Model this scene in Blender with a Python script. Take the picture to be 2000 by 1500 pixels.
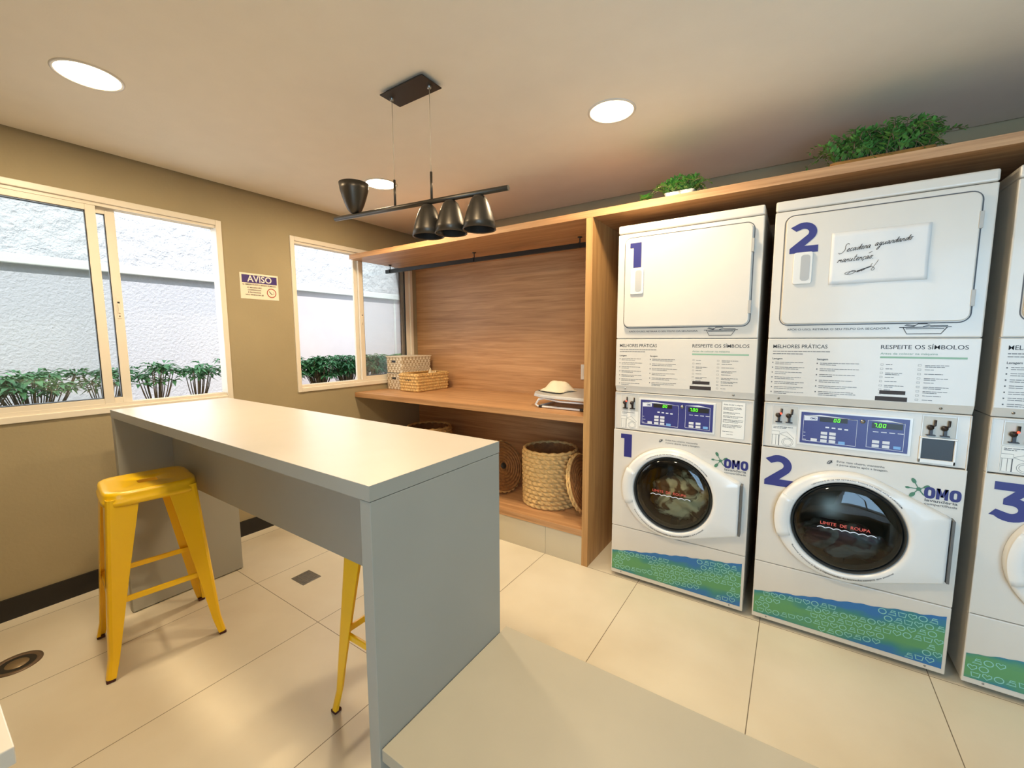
import bpy, bmesh, math, random
from mathutils import Vector, Matrix
random.seed(7)
sc = bpy.context.scene
for o in list(bpy.data.objects): bpy.data.objects.remove(o, do_unlink=True)
COL = sc.collection
PI = math.pi

# ------------------------------------------------------------------ camera
cam = bpy.data.cameras.new('camera'); camo = bpy.data.objects.new('camera', cam); COL.objects.link(camo)
cam.sensor_fit = 'HORIZONTAL'; cam.sensor_width = 36; cam.lens = 823.3832/2000*36
cam.clip_start = .05; cam.clip_end = 200
yaw, pit, rol = [math.radians(a) for a in (33.8247, 6.0548, -.1751)]
fw = Vector((-math.sin(yaw)*math.cos(pit), math.cos(yaw)*math.cos(pit), -math.sin(pit)))
rt = Vector((math.cos(yaw), math.sin(yaw), 0)); up = rt.cross(fw)
rt, up = rt*math.cos(rol)+up*math.sin(rol), up*math.cos(rol)-rt*math.sin(rol)
M = Matrix((rt, up, -fw)).transposed().to_4x4(); M.translation = Vector((3.1802, -3.0274, 1.3806))
camo.matrix_world = M
sc.camera = camo
# ------------------------------------------------------------------ colour management
sc.view_settings.view_transform = 'Standard'; sc.view_settings.look = 'None'
sc.view_settings.exposure = 0.0; sc.view_settings.gamma = 1.0
try: sc.view_settings.use_curve_mapping = False
except Exception: pass
# ------------------------------------------------------------------ world and sun
w = bpy.data.worlds.new('sky'); sc.world = w; w.use_nodes = True
bg = w.node_tree.nodes['Background']
bg.inputs[0].default_value = (.72, .86, 1.0, 1); bg.inputs[1].default_value = 1.5
sd = bpy.data.lights.new('sun', 'SUN'); sun = bpy.data.objects.new('sun', sd); COL.objects.link(sun)
sd.energy = 4.9; sd.angle = .01; sd.color = (1, .96, .9)
sun.location = (6, -6, 12)
sun.rotation_euler = Vector((-1.0, .38, -1.35)).to_track_quat('-Z', 'Y').to_euler()
# daylight that comes in through the glazed door behind the camera
def area(name, loc, d, sx, sy, power, color, parent=None, shape='RECTANGLE', spread=PI):
    a = bpy.data.lights.new(name, 'AREA'); a.shape = shape; a.size = sx
    if shape in ('RECTANGLE', 'ELLIPSE'): a.size_y = sy
    a.energy = power; a.color = color; a.spread = spread
    o = bpy.data.objects.new(name, a); COL.objects.link(o); o.location = loc
    o.rotation_euler = Vector(d).to_track_quat('-Z', 'Z').to_euler()
    if parent: o.parent = parent
    return o
area('door_daylight', (4.45, -4.75, 1.25), (0, 1, 0), 1.7, 2.2, 110, (.42, .69, 1.0))
area('window_daylight', (-.18, -2.3, 1.56), (1, 0, -.15), 1.1, 1.1, 7, (.82, .9, 1.0))
area('window_daylight', (-.18, -.65, 1.56), (1, 0, -.15), 1.1, 1.1, 5, (.82, .9, 1.0))
LAMP_COL = (1.0, .80, .53)
LAMP_POW = 18.5

# ------------------------------------------------------------------ helpers
def lin(c):
    return tuple(((x/255)/12.92 if x/255 <= .04045 else ((x/255+.055)/1.055)**2.4) for x in c)
def new_mat(name):
    m = bpy.data.materials.new(name); m.use_nodes = True
    return m, m.node_tree, m.node_tree.nodes['Principled BSDF']
MC = {}
def mat(name, rgb, rough=.5, metal=0, spec=.5, bump=0, bscale=200, var=0, vscale=8, coat=0):
    if name in MC: return MC[name]
    m, t, b = new_mat(name); c = lin(rgb)
    b.inputs['Base Color'].default_value = (*c, 1)
    b.inputs['Roughness'].default_value = rough; b.inputs['Metallic'].default_value = metal
    b.inputs['Specular IOR Level'].default_value = spec
    b.inputs['Coat Weight'].default_value = coat; b.inputs['Coat Roughness'].default_value = .08
    tc = t.nodes.new('ShaderNodeTexCoord')
    n = t.nodes.new('ShaderNodeTexNoise'); n.inputs['Scale'].default_value = vscale; n.inputs['Detail'].default_value = 5
    t.links.new(tc.outputs['Object'], n.inputs['Vector'])
    v = var if var else .015
    mr = t.nodes.new('ShaderNodeMapRange'); mr.inputs['From Min'].default_value = .3; mr.inputs['From Max'].default_value = .7
    mr.inputs['To Min'].default_value = 1-v; mr.inputs['To Max'].default_value = 1+v
    t.links.new(n.outputs['Fac'], mr.inputs['Value'])
    mx = t.nodes.new('ShaderNodeVectorMath'); mx.operation = 'SCALE'; mx.inputs[0].default_value = c
    t.links.new(mr.outputs[0], mx.inputs['Scale']); t.links.new(mx.outputs[0], b.inputs['Base Color'])
    if bump:
        n2 = t.nodes.new('ShaderNodeTexNoise'); n2.inputs['Scale'].default_value = bscale; n2.inputs['Detail'].default_value = 3
        t.links.new(tc.outputs['Object'], n2.inputs['Vector'])
        bp = t.nodes.new('ShaderNodeBump'); bp.inputs['Strength'].default_value = bump; bp.inputs['Distance'].default_value = .01
        t.links.new(n2.outputs['Fac'], bp.inputs['Height']); t.links.new(bp.outputs[0], b.inputs['Normal'])
    MC[name] = m; return m
def emit(name, rgb, s):
    if name in MC: return MC[name]
    m, t, b = new_mat(name); c = (*lin(rgb), 1)
    b.inputs['Base Color'].default_value = c; b.inputs['Emission Color'].default_value = c; b.inputs['Emission Strength'].default_value = s
    MC[name] = m; return m
def glass_mat(name, tint=(1, 1, 1), refl=1.0, rough=0.0):
    if name in MC: return MC[name]
    m, t, b = new_mat(name); out = t.nodes['Material Output']; t.nodes.remove(b)
    tr = t.nodes.new('ShaderNodeBsdfTransparent'); tr.inputs[0].default_value = (*tint, 1)
    gl = t.nodes.new('ShaderNodeBsdfGlossy'); gl.inputs['Roughness'].default_value = rough
    fr = t.nodes.new('ShaderNodeFresnel'); fr.inputs[0].default_value = 1.5
    mu = t.nodes.new('ShaderNodeMath'); mu.operation = 'MULTIPLY'; mu.inputs[1].default_value = refl
    mix = t.nodes.new('ShaderNodeMixShader')
    t.links.new(fr.outputs[0], mu.inputs[0]); t.links.new(mu.outputs[0], mix.inputs[0])
    t.links.new(tr.outputs[0], mix.inputs[1]); t.links.new(gl.outputs[0], mix.inputs[2]); t.links.new(mix.outputs[0], out.inputs[0])
    MC[name] = m; return m
def wood_mat(name, rgb1, rgb2, axis='x', rough=.45):
    if name in MC: return MC[name]
    m, t, b = new_mat(name); L = t.links
    tc = t.nodes.new('ShaderNodeTexCoord'); mp = t.nodes.new('ShaderNodeMapping')
    s = {'x': (.9, 21, 21), 'y': (21, .9, 21), 'z': (21, 21, .9)}[axis]
    mp.inputs['Scale'].default_value = s; L.new(tc.outputs['Object'], mp.inputs[0])
    n = t.nodes.new('ShaderNodeTexNoise'); n.inputs['Scale'].default_value = 1.3; n.inputs['Detail'].default_value = 9
    n.inputs['Roughness'].default_value = .62; n.inputs['Distortion'].default_value = .9
    L.new(mp.outputs[0], n.inputs['Vector'])
    n2 = t.nodes.new('ShaderNodeTexNoise'); n2.inputs['Scale'].default_value = 9; n2.inputs['Detail'].default_value = 4
    mp2 = t.nodes.new('ShaderNodeMapping'); mp2.inputs['Scale'].default_value = tuple(.35 if q < 2 else 12 for q in s)
    L.new(tc.outputs['Object'], mp2.inputs[0]); L.new(mp2.outputs[0], n2.inputs['Vector'])
    ad = t.nodes.new('ShaderNodeMath'); ad.operation = 'MULTIPLY_ADD'; ad.inputs[1].default_value = .4
    L.new(n2.outputs['Fac'], ad.inputs[0]); L.new(n.outputs['Fac'], ad.inputs[2])
    r = t.nodes.new('ShaderNodeValToRGB'); e = r.color_ramp.elements
    e[0].position = .48; e[0].color = (*lin(rgb2), 1); e[1].position = .86; e[1].color = (*lin(rgb1), 1)
    L.new(ad.outputs[0], r.inputs[0]); L.new(r.outputs[0], b.inputs['Base Color'])
    b.inputs['Roughness'].default_value = rough
    MC[name] = m; return m

class MB:
    """collects shapes in one bmesh"""
    def __init__(s): s.bm = bmesh.new()
    def face(s, vs, mi=0, smooth=False):
        try:
            f = s.bm.faces.new(vs); f.material_index = mi; f.smooth = smooth; return f
        except ValueError: return None
    def box(s, a, b, mi=0, bev=0):
        x0, y0, z0 = a; x1, y1, z1 = b
        v = [s.bm.verts.new(p) for p in ((x0,y0,z0),(x1,y0,z0),(x1,y1,z0),(x0,y1,z0),(x0,y0,z1),(x1,y0,z1),(x1,y1,z1),(x0,y1,z1))]
        fs = [s.face([v[i] for i in q], mi) for q in ((0,3,2,1),(4,5,6,7),(0,1,5,4),(1,2,6,5),(2,3,7,6),(3,0,4,7))]
        if bev:
            es = list({e for f in fs for e in f.edges})
            r = bmesh.ops.bevel(s.bm, geom=es, offset=bev, segments=3, profile=.5, affect='EDGES')
            for f in r['faces']: f.material_index = mi; f.smooth = True
        return s
    def tube(s, path, r, n=8, mi=0, cap=True):
        P = [Vector(p) for p in path]; rs = r if isinstance(r, (list, tuple)) else [r]*len(P)
        rings = []; pn = None
        for i, p in enumerate(P):
            d = (P[min(i+1, len(P)-1)]-P[max(i-1, 0)]).normalized()
            if pn is None:
                a = Vector((0, 0, 1)) if abs(d.z) < .9 else Vector((1, 0, 0)); u = d.cross(a).normalized()
            else: u = (pn-d*pn.dot(d)).normalized()
            pn = u; v2 = d.cross(u)
            rings.append([s.bm.verts.new(p+(u*math.cos(2*PI*k/n)+v2*math.sin(2*PI*k/n))*rs[i]) for k in range(n)])
        for i in range(len(rings)-1):
            for k in range(n): s.face([rings[i][k], rings[i][(k+1) % n], rings[i+1][(k+1) % n], rings[i+1][k]], mi, True)
        if cap: s.face(rings[0][::-1], mi); s.face(rings[-1], mi)
        return s
    def lathe(s, prof, n=32, c=(0, 0, 0), axis='z', mi=0, close=False):
        rings = []
        for r, h in prof:
            ring = []
            for k in range(n):
                a = 2*PI*k/n; x, y = r*math.cos(a), r*math.sin(a)
                p = (x, y, h) if axis == 'z' else ((x, h, y) if axis == 'y' else (h, x, y))
                ring.append(s.bm.verts.new(Vector(c)+Vector(p)))
            rings.append(ring)
        for i in range(len(rings)-1):
            for k in range(n): s.face([rings[i][k], rings[i][(k+1) % n], rings[i+1][(k+1) % n], rings[i+1][k]], mi, True)
        if close: s.face(rings[0], mi); s.face(rings[-1], mi)
        return s
    def prism(s, pts, y0, y1, mi=0):
        """outline in x,z extruded along y"""
        a = [s.bm.verts.new((x, y0, z)) for x, z in pts]; b = [s.bm.verts.new((x, y1, z)) for x, z in pts]
        s.face(a, mi); s.face(b[::-1], mi)
        for i in range(len(a)): s.face([a[i], b[i], b[(i+1) % len(a)], a[(i+1) % len(a)]], mi)
        return s
    def ribbon(s, pts, w, y=0, mi=0, closed=False, th=.0004):
        """flat stroke in the x,z plane"""
        P = [Vector((p[0], p[1])) for p in pts]; n = len(P)
        if n < 2: return s
        L = []; R = []
        for i in range(n):
            if closed: d = P[(i+1) % n]-P[i-1]
            else: d = P[min(i+1, n-1)]-P[max(i-1, 0)]
            if d.length < 1e-9: d = Vector((1, 0))
            d.normalize(); q = Vector((-d.y, d.x))*w/2
            L.append(s.bm.verts.new((P[i].x+q.x, y, P[i].y+q.y))); R.append(s.bm.verts.new((P[i].x-q.x, y, P[i].y-q.y)))
        for i in range(n if closed else n-1):
            j = (i+1) % n; s.face([R[i], R[j], L[j], L[i]], mi)
        return s
    def build(s, name, m, parent=None, bevel=0, seg=2, smooth=False, recalc=True):
        if recalc: bmesh.ops.recalc_face_normals(s.bm, faces=s.bm.faces[:])
        me = bpy.data.meshes.new(name); s.bm.to_mesh(me); s.bm.free()
        for q in (m if isinstance(m, (list, tuple)) else [m]): me.materials.append(q)
        o = bpy.data.objects.new(name, me); COL.objects.link(o)
        if parent: o.parent = parent
        if smooth:
            for p in me.polygons: p.use_smooth = True
        if bevel:
            b = o.modifiers.new('bevel', 'BEVEL'); b.width = bevel; b.segments = seg; b.limit_method = 'ANGLE'; b.angle_limit = math.radians(40)
            b.harden_normals = False
        return o
def tag(o, label=None, cat=None, group=None, kind=None):
    if label: o['label'] = label
    if cat: o['category'] = cat
    if group: o['group'] = group
    if kind: o['kind'] = kind
    return o
def thing(name, label, cat, loc=(0, 0, 0), rz=0, group=None):
    o = bpy.data.objects.new(name, None); COL.objects.link(o); o.location = loc; o.rotation_euler = (0, 0, rz)
    o.empty_display_size = .05
    return tag(o, label, cat, group)
def copy_tree(o, parent=None):
    c = o.copy(); COL.objects.link(c)
    if parent: c.parent = parent
    for ch in o.children: copy_tree(ch, c)
    return c
def struct(o, label=None):
    o['kind'] = 'structure'
    if label: o['label'] = label
    return o
def text_mesh(s, size, bold=0.0, width=None, shear=0, spacing=1.0):
    cu = bpy.data.curves.new('t', 'FONT'); cu.body = s; cu.size = size; cu.offset = bold*size; cu.shear = shear
    cu.resolution_u = 3; cu.space_character = spacing
    o = bpy.data.objects.new('t', cu); COL.objects.link(o)
    dg = bpy.context.evaluated_depsgraph_get(); dg.update()
    me = bpy.data.meshes.new_from_object(o.evaluated_get(dg)); bpy.data.objects.remove(o); bpy.data.curves.remove(cu)
    if len(me.vertices) == 0: return [], []
    xs = [v.co.x for v in me.vertices]; x0 = min(xs); wd = max(xs)-x0
    k = (width/wd) if width else 1
    V = [((v.co.x-x0)*k, v.co.y) for v in me.vertices]; F = [list(p.vertices) for p in me.polygons]
    bpy.data.meshes.remove(me)
    return V, F
def put_text(mb, s, x, z, size, y=0, width=None, bold=0, mi=0, center=False, shear=0, rot=0, fn=None):
    V, F = text_mesh(s, size, bold, width, shear)
    if not V: return
    wd = max(v[0] for v in V); ca, sa = math.cos(rot), math.sin(rot)
    vs = []
    for a, b in V:
        if center: a -= wd/2
        if fn: p = fn(a, b)
        else: p = (x+a*ca-b*sa, y, z+a*sa+b*ca)
        vs.append(mb.bm.verts.new(p))
    for f in F: mb.face([vs[i] for i in f], mi)

# ------------------------------------------------------------------ materials
m_wall = mat('wall_paint', (164, 149, 116), .75, bump=.08, bscale=60, var=.05, vscale=2.5)
m_ceil = mat('ceiling_paint', (234, 226, 212), .9, bump=.04, bscale=120)
m_white = mat('white_enamel', (217, 210, 198), .32, spec=.5, coat=.15)
m_white2 = mat('white_plastic', (226, 224, 218), .25, coat=.2)
m_frame = mat('cream_window_frame', (232, 222, 204), .35)
m_black = mat('black_metal', (26, 25, 24), .45)
m_shade = mat('dark_bronze_metal', (74, 68, 60), .38, metal=.75)
m_grey = mat('grey_laminate', (168, 166, 155), .5, var=.03, vscale=3)
m_greytop = mat('grey_laminate_lit_top', (192, 184, 172), .36, var=.02)  # same laminate as the panels; sheen of the lit top put into the colour
m_bench = mat('grey_laminate_lit_bench', (180, 172, 152), .42, var=.02)  # same laminate again, with the light on the bench top painted in
m_yel = mat('yellow_enamel', (255, 204, 6), .3, coat=.3)
m_navy = mat('navy_vinyl', (44, 46, 116), .45)
m_ink = mat('grey_ink', (88, 88, 90), .6)
m_inkd = mat('dark_ink', (40, 40, 44), .6)
m_steel = mat('brushed_steel', (150, 150, 148), .3, metal=1)
m_dark = mat('dark_plastic', (38, 36, 34), .4)
m_brown = mat('brown_label', (52, 40, 34), .6)
m_wicker = mat('water_hyacinth', (216, 176, 112), .7, var=.22, vscale=45)
m_wicker_d = mat('brown_water_hyacinth', (150, 100, 52), .7, var=.25, vscale=40)
m_beige = mat('beige_woven_strap', (214, 200, 176), .7, var=.08, vscale=60)
m_cloth = mat('cream_cotton', (226, 212, 180), .9, bump=.3, bscale=90)
m_wood = wood_mat('oak_laminate', (198, 152, 106), (158, 112, 70), 'x')
m_woodz = wood_mat('oak_laminate_upright', (198, 154, 98), (162, 116, 68), 'z')
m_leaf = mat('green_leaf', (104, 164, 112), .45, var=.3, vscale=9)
m_leaf2 = mat('hedge_leaf', (84, 146, 96), .5, var=.3, vscale=9)  # slightly darker green for the dense hedge plants
m_fern = mat('fern_green', (104, 160, 78), .5, var=.35, vscale=25)
m_stem = mat('brown_stem', (122, 106, 84), .8)
m_pane = glass_mat('window_glass', (.97, .985, .98), .8)
m_door_glass = glass_mat('tinted_door_glass', (.78, .80, .76), 1.3)

# floor: 0.6 x 1.2 m porcelain tiles with thin grout
def floor_material():
    m, t, b = new_mat('porcelain_floor_tiles'); L = t.links
    tc = t.nodes.new('ShaderNodeTexCoord'); sp = t.nodes.new('ShaderNodeSeparateXYZ'); L.new(tc.outputs['Object'], sp.inputs[0])
    def line(sock, period, off, w):
        a = t.nodes.new('ShaderNodeMath'); a.operation = 'ADD'; a.inputs[1].default_value = -off+50*period+period/2; L.new(sock, a.inputs[0])
        mo = t.nodes.new('ShaderNodeMath'); mo.operation = 'MODULO'; mo.inputs[1].default_value = period; L.new(a.outputs[0], mo.inputs[0])
        su = t.nodes.new('ShaderNodeMath'); su.operation = 'SUBTRACT'; su.inputs[1].default_value = period/2; L.new(mo.outputs[0], su.inputs[0])
        ab = t.nodes.new('ShaderNodeMath'); ab.operation = 'ABSOLUTE'; L.new(su.outputs[0], ab.inputs[0])
        lt = t.nodes.new('ShaderNodeMath'); lt.operation = 'LESS_THAN'; lt.inputs[1].default_value = w; L.new(ab.outputs[0], lt.inputs[0])
        return lt.outputs[0]
    lx = line(sp.outputs[0], .602, .1, .0016); ly = line(sp.outputs[1], 1.2, -1.95, .0016)
    mx = t.nodes.new('ShaderNodeMath'); mx.operation = 'MAXIMUM'; L.new(lx, mx.inputs[0]); L.new(ly, mx.inputs[1])
    n = t.nodes.new('ShaderNodeTexNoise'); n.inputs['Scale'].default_value = 1.7; n.inputs['Detail'].default_value = 8; L.new(tc.outputs['Object'], n.inputs['Vector'])
    r = t.nodes.new('ShaderNodeValToRGB'); r.color_ramp.elements[0].position = .35; r.color_ramp.elements[0].color = (*lin((214, 202, 178)), 1)
    r.color_ramp.elements[1].position = .65; r.color_ramp.elements[1].color = (*lin((228, 218, 196)), 1); L.new(n.outputs['Fac'], r.inputs[0])
    mc = t.nodes.new('ShaderNodeMix'); mc.data_type = 'RGBA'; mc.inputs['B'].default_value = (*lin((120, 106, 84)), 1)
    L.new(mx.outputs[0], mc.inputs['Factor']); L.new(r.outputs[0], mc.inputs['A']); L.new(mc.outputs['Result'], b.inputs['Base Color'])
    b.inputs['Roughness'].default_value = .38; b.inputs['Specular IOR Level'].default_value = .45
    return m
m_floor = floor_material()
def outer_wall_material(name, rgb, amp, scale, fade=False):
    m, t, b = new_mat(name); L = t.links
    b.inputs['Base Color'].default_value = (*lin(rgb), 1); b.inputs['Roughness'].default_value = .9
    tc = t.nodes.new('ShaderNodeTexCoord')
    n = t.nodes.new('ShaderNodeTexNoise'); n.inputs['Scale'].default_value = scale; n.inputs['Detail'].default_value = 6; n.inputs['Roughness'].default_value = .6
    L.new(tc.outputs['Object'], n.inputs['Vector'])
    bp = t.nodes.new('ShaderNodeBump'); bp.inputs['Distance'].default_value = amp; bp.inputs['Strength'].default_value = 1
    L.new(n.outputs['Fac'], bp.inputs['Height']); L.new(bp.outputs[0], b.inputs['Normal'])
    return m

# ------------------------------------------------------------------ room shell
H = 2.395; X1 = 5.6; Y0 = -4.6
struct(MB().box((-.15, Y0-.15, -.12), (X1+.15, .17, 0)).build('floor', m_floor))
# ceiling stops 12 mm short of the walls: a thin shadow gap
struct(MB().box((.012, Y0, H), (X1, .006, H+.08)).build('ceiling', m_ceil))
struct(MB().box((-.15, Y0-.15, H+.08), (X1+.15, .17, H+.12)).build('ceiling_slab', m_ceil))
WT = .15
WIN = [(-2.915, -1.713), (-1.26, -.055)]; WZ0, WZ1 = .976, 2.156
wl = MB()
ys = [Y0]+[v for p in WIN for v in p]+[.02]
for i in range(0, len(ys), 2): wl.box((-WT, ys[i], 0), (0, ys[i+1], H+.08))
for a, b in WIN: wl.box((-WT, a, 0), (0, b, WZ0)); wl.box((-WT, a, WZ1), (0, b, H+.08))
struct(wl.build('wall_left', m_wall))
struct(MB().box((0, .02, 0), (X1, .17, H+.08)).build('wall_back', m_wall))
struct(MB().box((X1, Y0, 0), (X1+.15, .02, H+.08)).build('wall_right', m_wall))
wf = MB(); wf.box((0, Y0-.15, 0), (3.4, Y0, H+.08)); wf.box((5.3, Y0-.15, 0), (X1, Y0, H+.08)); wf.box((3.4, Y0-.15, 2.35), (5.3, Y0, H+.08))
struct(wf.build('wall_front', m_wall))
dr = thing('door_1', 'glazed sliding door in the wall behind the viewer', 'door', (3.4, Y0-.08, 0)); dr['kind'] = 'structure'
d = MB()
for x in (0, .92, 1.85): d.box((x, -.02, 0), (x+.05, .02, 2.35))
d.box((.05, -.02, 0), (1.85, .02, .06)); d.box((.05, -.02, 2.29), (1.85, .02, 2.35)); d.build('door_frame', m_frame, dr)
d = MB(); d.box((.05, -.003, .06), (.92, .003, 2.29)); d.box((.97, -.003, .06), (1.85, .003, 2.29)); d.build('pane', m_pane, dr)
bb = MB(); bb.box((0, Y0, 0), (.014, -.757, .1065)); bb.build('baseboard_left', mat('black_baseboard', (24, 20, 20), .35)); struct(bpy.data.objects['baseboard_left'])

# ------------------------------------------------------------------ windows
def window(n, y0, y1, open_left):
    r = thing('window_%d' % n, None, None, (0, (y0+y1)/2, WZ0)); r['kind'] = 'structure'
    a, b = y0-(y0+y1)/2, y1-(y0+y1)/2; h = WZ1-WZ0
    def rect(x0, x1, ya, yb, za, zb, w, nm, m=m_frame, wl=None, bev=.002):
        wl = wl or w
        q = MB(); q.box((x0, ya, za), (x1, ya+wl, zb)); q.box((x0, yb-wl, za), (x1, yb, zb))
        q.box((x0, ya+wl, za), (x1, yb-wl, za+w)); q.box((x0, ya+wl, zb-w), (x1, yb-wl, zb))
        return q.build(nm, m, r, bevel=bev)
    # casing overlapping the wall by a few millimetres, and the deeper frame with its tracks
    rect(-.075, .011, a, b, 0, h, .033, 'window_frame', bev=.003)
    q = MB()
    for x in (-.066, -.034, -.006): q.box((x, a+.033, .033), (x+.004, b-.033, .052)); q.box((x, a+.033, h-.05), (x+.004, b-.033, h-.033))
    q.build('track', m_frame, r)
    W = (b-a-.066)/2
    def sash(x0, ya, yb, latch_left=None):
        f = rect(x0, x0+.022, ya, yb, .045, h-.045, .036, 'sash', wl=.042)
        g = MB(); g.box((x0+.009, ya+.042, .081), (x0+.013, yb-.042, h-.081)); p = g.build('pane', m_pane, f)
        g = MB()
        for (ea, eb) in ((ya+.042, ya+.046), (yb-.046, yb-.042)): g.box((x0+.004, ea, .081), (x0+.018, eb, h-.081))
        g.box((x0+.004, ya+.042, h-.085), (x0+.018, yb-.042, h-.081)); g.box((x0+.004, ya+.042, .081), (x0+.018, yb-.042, .084))
        g.build('gasket', m_dark, f)
        if latch_left is not None:
            yl = ya+.021 if latch_left else yb-.021
            l = MB(); l.box((x0+.022, yl-.009, h*.5-.06), (x0+.025, yl+.009, h*.5+.06)); l.box((x0+.025, yl-.004, h*.5-.03), (x0+.031, yl+.004, h*.5+.02))
            lo = l.build('latch', m_frame, f, bevel=.001)
            l = MB(); l.box((x0+.025, yl-.005, h*.5+.025), (x0+.0262, yl+.005, h*.5+.034)); l.box((x0+.025, yl-.003, h*.5-.05), (x0+.0262, yl+.003, h*.5-.045)); l.build('keyhole', m_dark, f)
        return f
    if open_left:   # both sashes slid to the left
        sash(-.028, a+.033, a+.033+W, None); sash(-.06, a+.033+.07, a+.033+.085+W, False)
    else:
        sash(-.028, b-.037-W, b-.037, True); sash(-.06, b-.065-W, b-.065, None)
window(1, *WIN[0], True)
window(2, *WIN[1], False)

# ------------------------------------------------------------------ outside
struct(MB().box((-9, -12, -.2), (-.151, 9, 0)).build('ground_outside', mat('paving', (170, 165, 155), .9)))
struct(MB().box((-1.44, -6, 0), (-.55, 6, .84)).build('planter_bed', mat('soil', (150, 138, 120), 1, bump=.8, bscale=30)))
struct(MB().box((-1.62, -7, 0), (-1.5, -.95, 1.93)).build('wall_outside_left', outer_wall_material('rough_stucco', (204, 206, 216), .009, 42)))
struct(MB().box((-1.62, -.95, 0), (-1.5, 7, 1.93)).build('wall_outside_right', mat('smooth_stucco', (212, 204, 208), .9, var=.02)))
struct(MB().box((-1.66, -7, 1.93), (-1.455, 7, 2.0)).build('trim_1', mat('white_coping', (232, 232, 230), .8), bevel=.006))
struct(MB().box((-1.5, 1.0, .84), (-1.495, 1.03, 1.93)).build('trim_2', mat('white_coping', (232, 232, 230), .8)))
struct(MB().box((-2.6, -8, 0), (-2.45, 8, 4.2)).build('wall_neighbour', outer_wall_material('coarse_render', (214, 214, 216), .06, 7)))

def shrub_mesh(seed, dense, hgt, rad, nclu):
    rnd = random.Random(seed); lf = MB(); st = MB()
    for c in range(nclu):
        a = rnd.uniform(0, 2*PI); rr = rad*math.sqrt(rnd.random())
        tx, ty = rr*math.cos(a), rr*math.sin(a)*.9
        tz = hgt*(rnd.uniform(.45, 1.0) if dense else rnd.uniform(.6, 1.0))
        st.tube([(tx*.3, ty*.3, 0), (tx*.7, ty*.7, tz*.5), (tx, ty, tz)], [.0042, .0036, .0025], 5)
        nl = 9
        for k in range(nl):
            b = 2*PI*k/nl+rnd.uniform(-.3, .3); el = rnd.uniform(-.35, .45); ln = rnd.uniform(.06, .1); wd = ln*.36
            d = Vector((math.cos(b)*math.cos(el), math.sin(b)*math.cos(el), math.sin(el))); sd = Vector((-math.sin(b), math.cos(b), 0))
            o = Vector((tx, ty, tz))+d*.01; mid = o+d*ln*.5+Vector((0, 0, .008)); tip = o+d*ln-Vector((0, 0, .018))
            v = [lf.bm.verts.new(p) for p in (o, mid-sd*wd*.5, tip, mid+sd*wd*.5, mid-Vector((0, 0, .006)))]
            lf.face([v[0], v[1], v[4]]); lf.face([v[1], v[2], v[4]]); lf.face([v[2], v[3], v[4]]); lf.face([v[3], v[0], v[4]])
    return lf, st
def shrub(name, label, loc, seed, dense, hgt, rad, n, leafm, group):
    r = thing(name, label, 'shrub', loc, 0, group); lf, st = shrub_mesh(seed, dense, hgt, rad, n)
    lf.build('foliage', leafm, r, recalc=False); st.build('stem', m_stem, r); return r
loose = [(-2.78, .30, .26, 46), (-2.5, .33, .24, 46), (-2.16, .33, .17, 20), (-1.87, .36, .15, 20), (-1.60, .35, .14, 17), (-1.33, .38, .12, 16)]
lab = ['bushy green shrub outside, leftmost behind the large window', 'bushy green shrub outside, second from left behind the large window',
       'leggy green shrub showing left of the large window stiles', 'leggy green shrub seen just right of the large window stiles',
       'leggy green shrub in the middle of the open half of the large window', 'leggy green shrub outside at right edge of the large window']
for i, (y, h, rd, n) in enumerate(loose):
    shrub('garden_shrub', lab[i], (-.92, y, .84), 10+i, False, h, rd, n, m_leaf, 'loose shrubs outside the large window')
lab = ['dense hedge plant at left edge of the smaller window', 'dense hedge plant, second from left in the smaller window', 'dense hedge plant in middle of the left half of the smaller window',
       'dense hedge plant just left of the smaller window stile', 'dense hedge plant just right of the smaller window stile', 'dense hedge plant behind the stacked woven boxes', 'dense hedge plant furthest right in the smaller window']
for i, y in enumerate((-.78, -.46, -.14, .18, .5, .82, 1.14)):
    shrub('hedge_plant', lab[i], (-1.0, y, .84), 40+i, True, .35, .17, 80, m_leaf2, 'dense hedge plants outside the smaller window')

# ------------------------------------------------------------------ joinery unit along the back wall
YC = -.754
unit = thing('shelving_unit', 'oak laminate built-in unit with counter, low shelf and top board over the machines', 'shelving unit', (0, 0, 0))
MB().box((.003, YC, 2.056), (5.5, .018, 2.095)).build('top_board', m_wood, unit, bevel=.001)
MB().box((2.163, YC, 0), (2.203, .018, 2.056)).build('side_panel', m_woodz, unit, bevel=.001)
MB().box((.003, YC, .884), (2.163, 0, .924)).build('counter', m_wood, unit, bevel=.001)
MB().box((.003, YC, .184), (2.163, 0, .224)).build('low_shelf', m_wood, unit, bevel=.001)
MB().box((.003, 0, .224), (2.163, .018, .884)).build('back_panel', m_wood, unit)
MB().box((.003, 0, .924), (2.163, .018, 2.056)).build('back_panel', m_wood, unit)
MB().box((2.203, .0, 0), (5.5, .018, 2.056)).build('back_panel', m_wood, unit)
pl = MB()
for x0, x1 in ((.003, .699), (.701, 1.3045), (1.3065, 1.906), (1.908, 2.163)): pl.box((x0, YC+.008, 0), (x1, YC+.02, .184))
pl.build('tiled_plinth', mat('plinth_tile', (206, 196, 172), .4), unit)
# clothes rail
rail = thing('clothes_rail', 'black metal clothes rail hanging under the top board', 'rail', (.0, -.375, 2.0))
MB().box((.012, -.011, -.016), (2.163, .011, .016)).build('bar', m_black, rail, bevel=.002)
for x in (.07, 1.05, 1.95):
    q = MB(); q.lathe([(.0, .056), (.016, .056), (.016, .052), (.004, .05), (.004, .0125)], 14, (x, 0, 0)); q.box((x-.003, -.016, -.016), (x+.003, .016, .0175)); q.build('hanger', m_black, rail)
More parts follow.
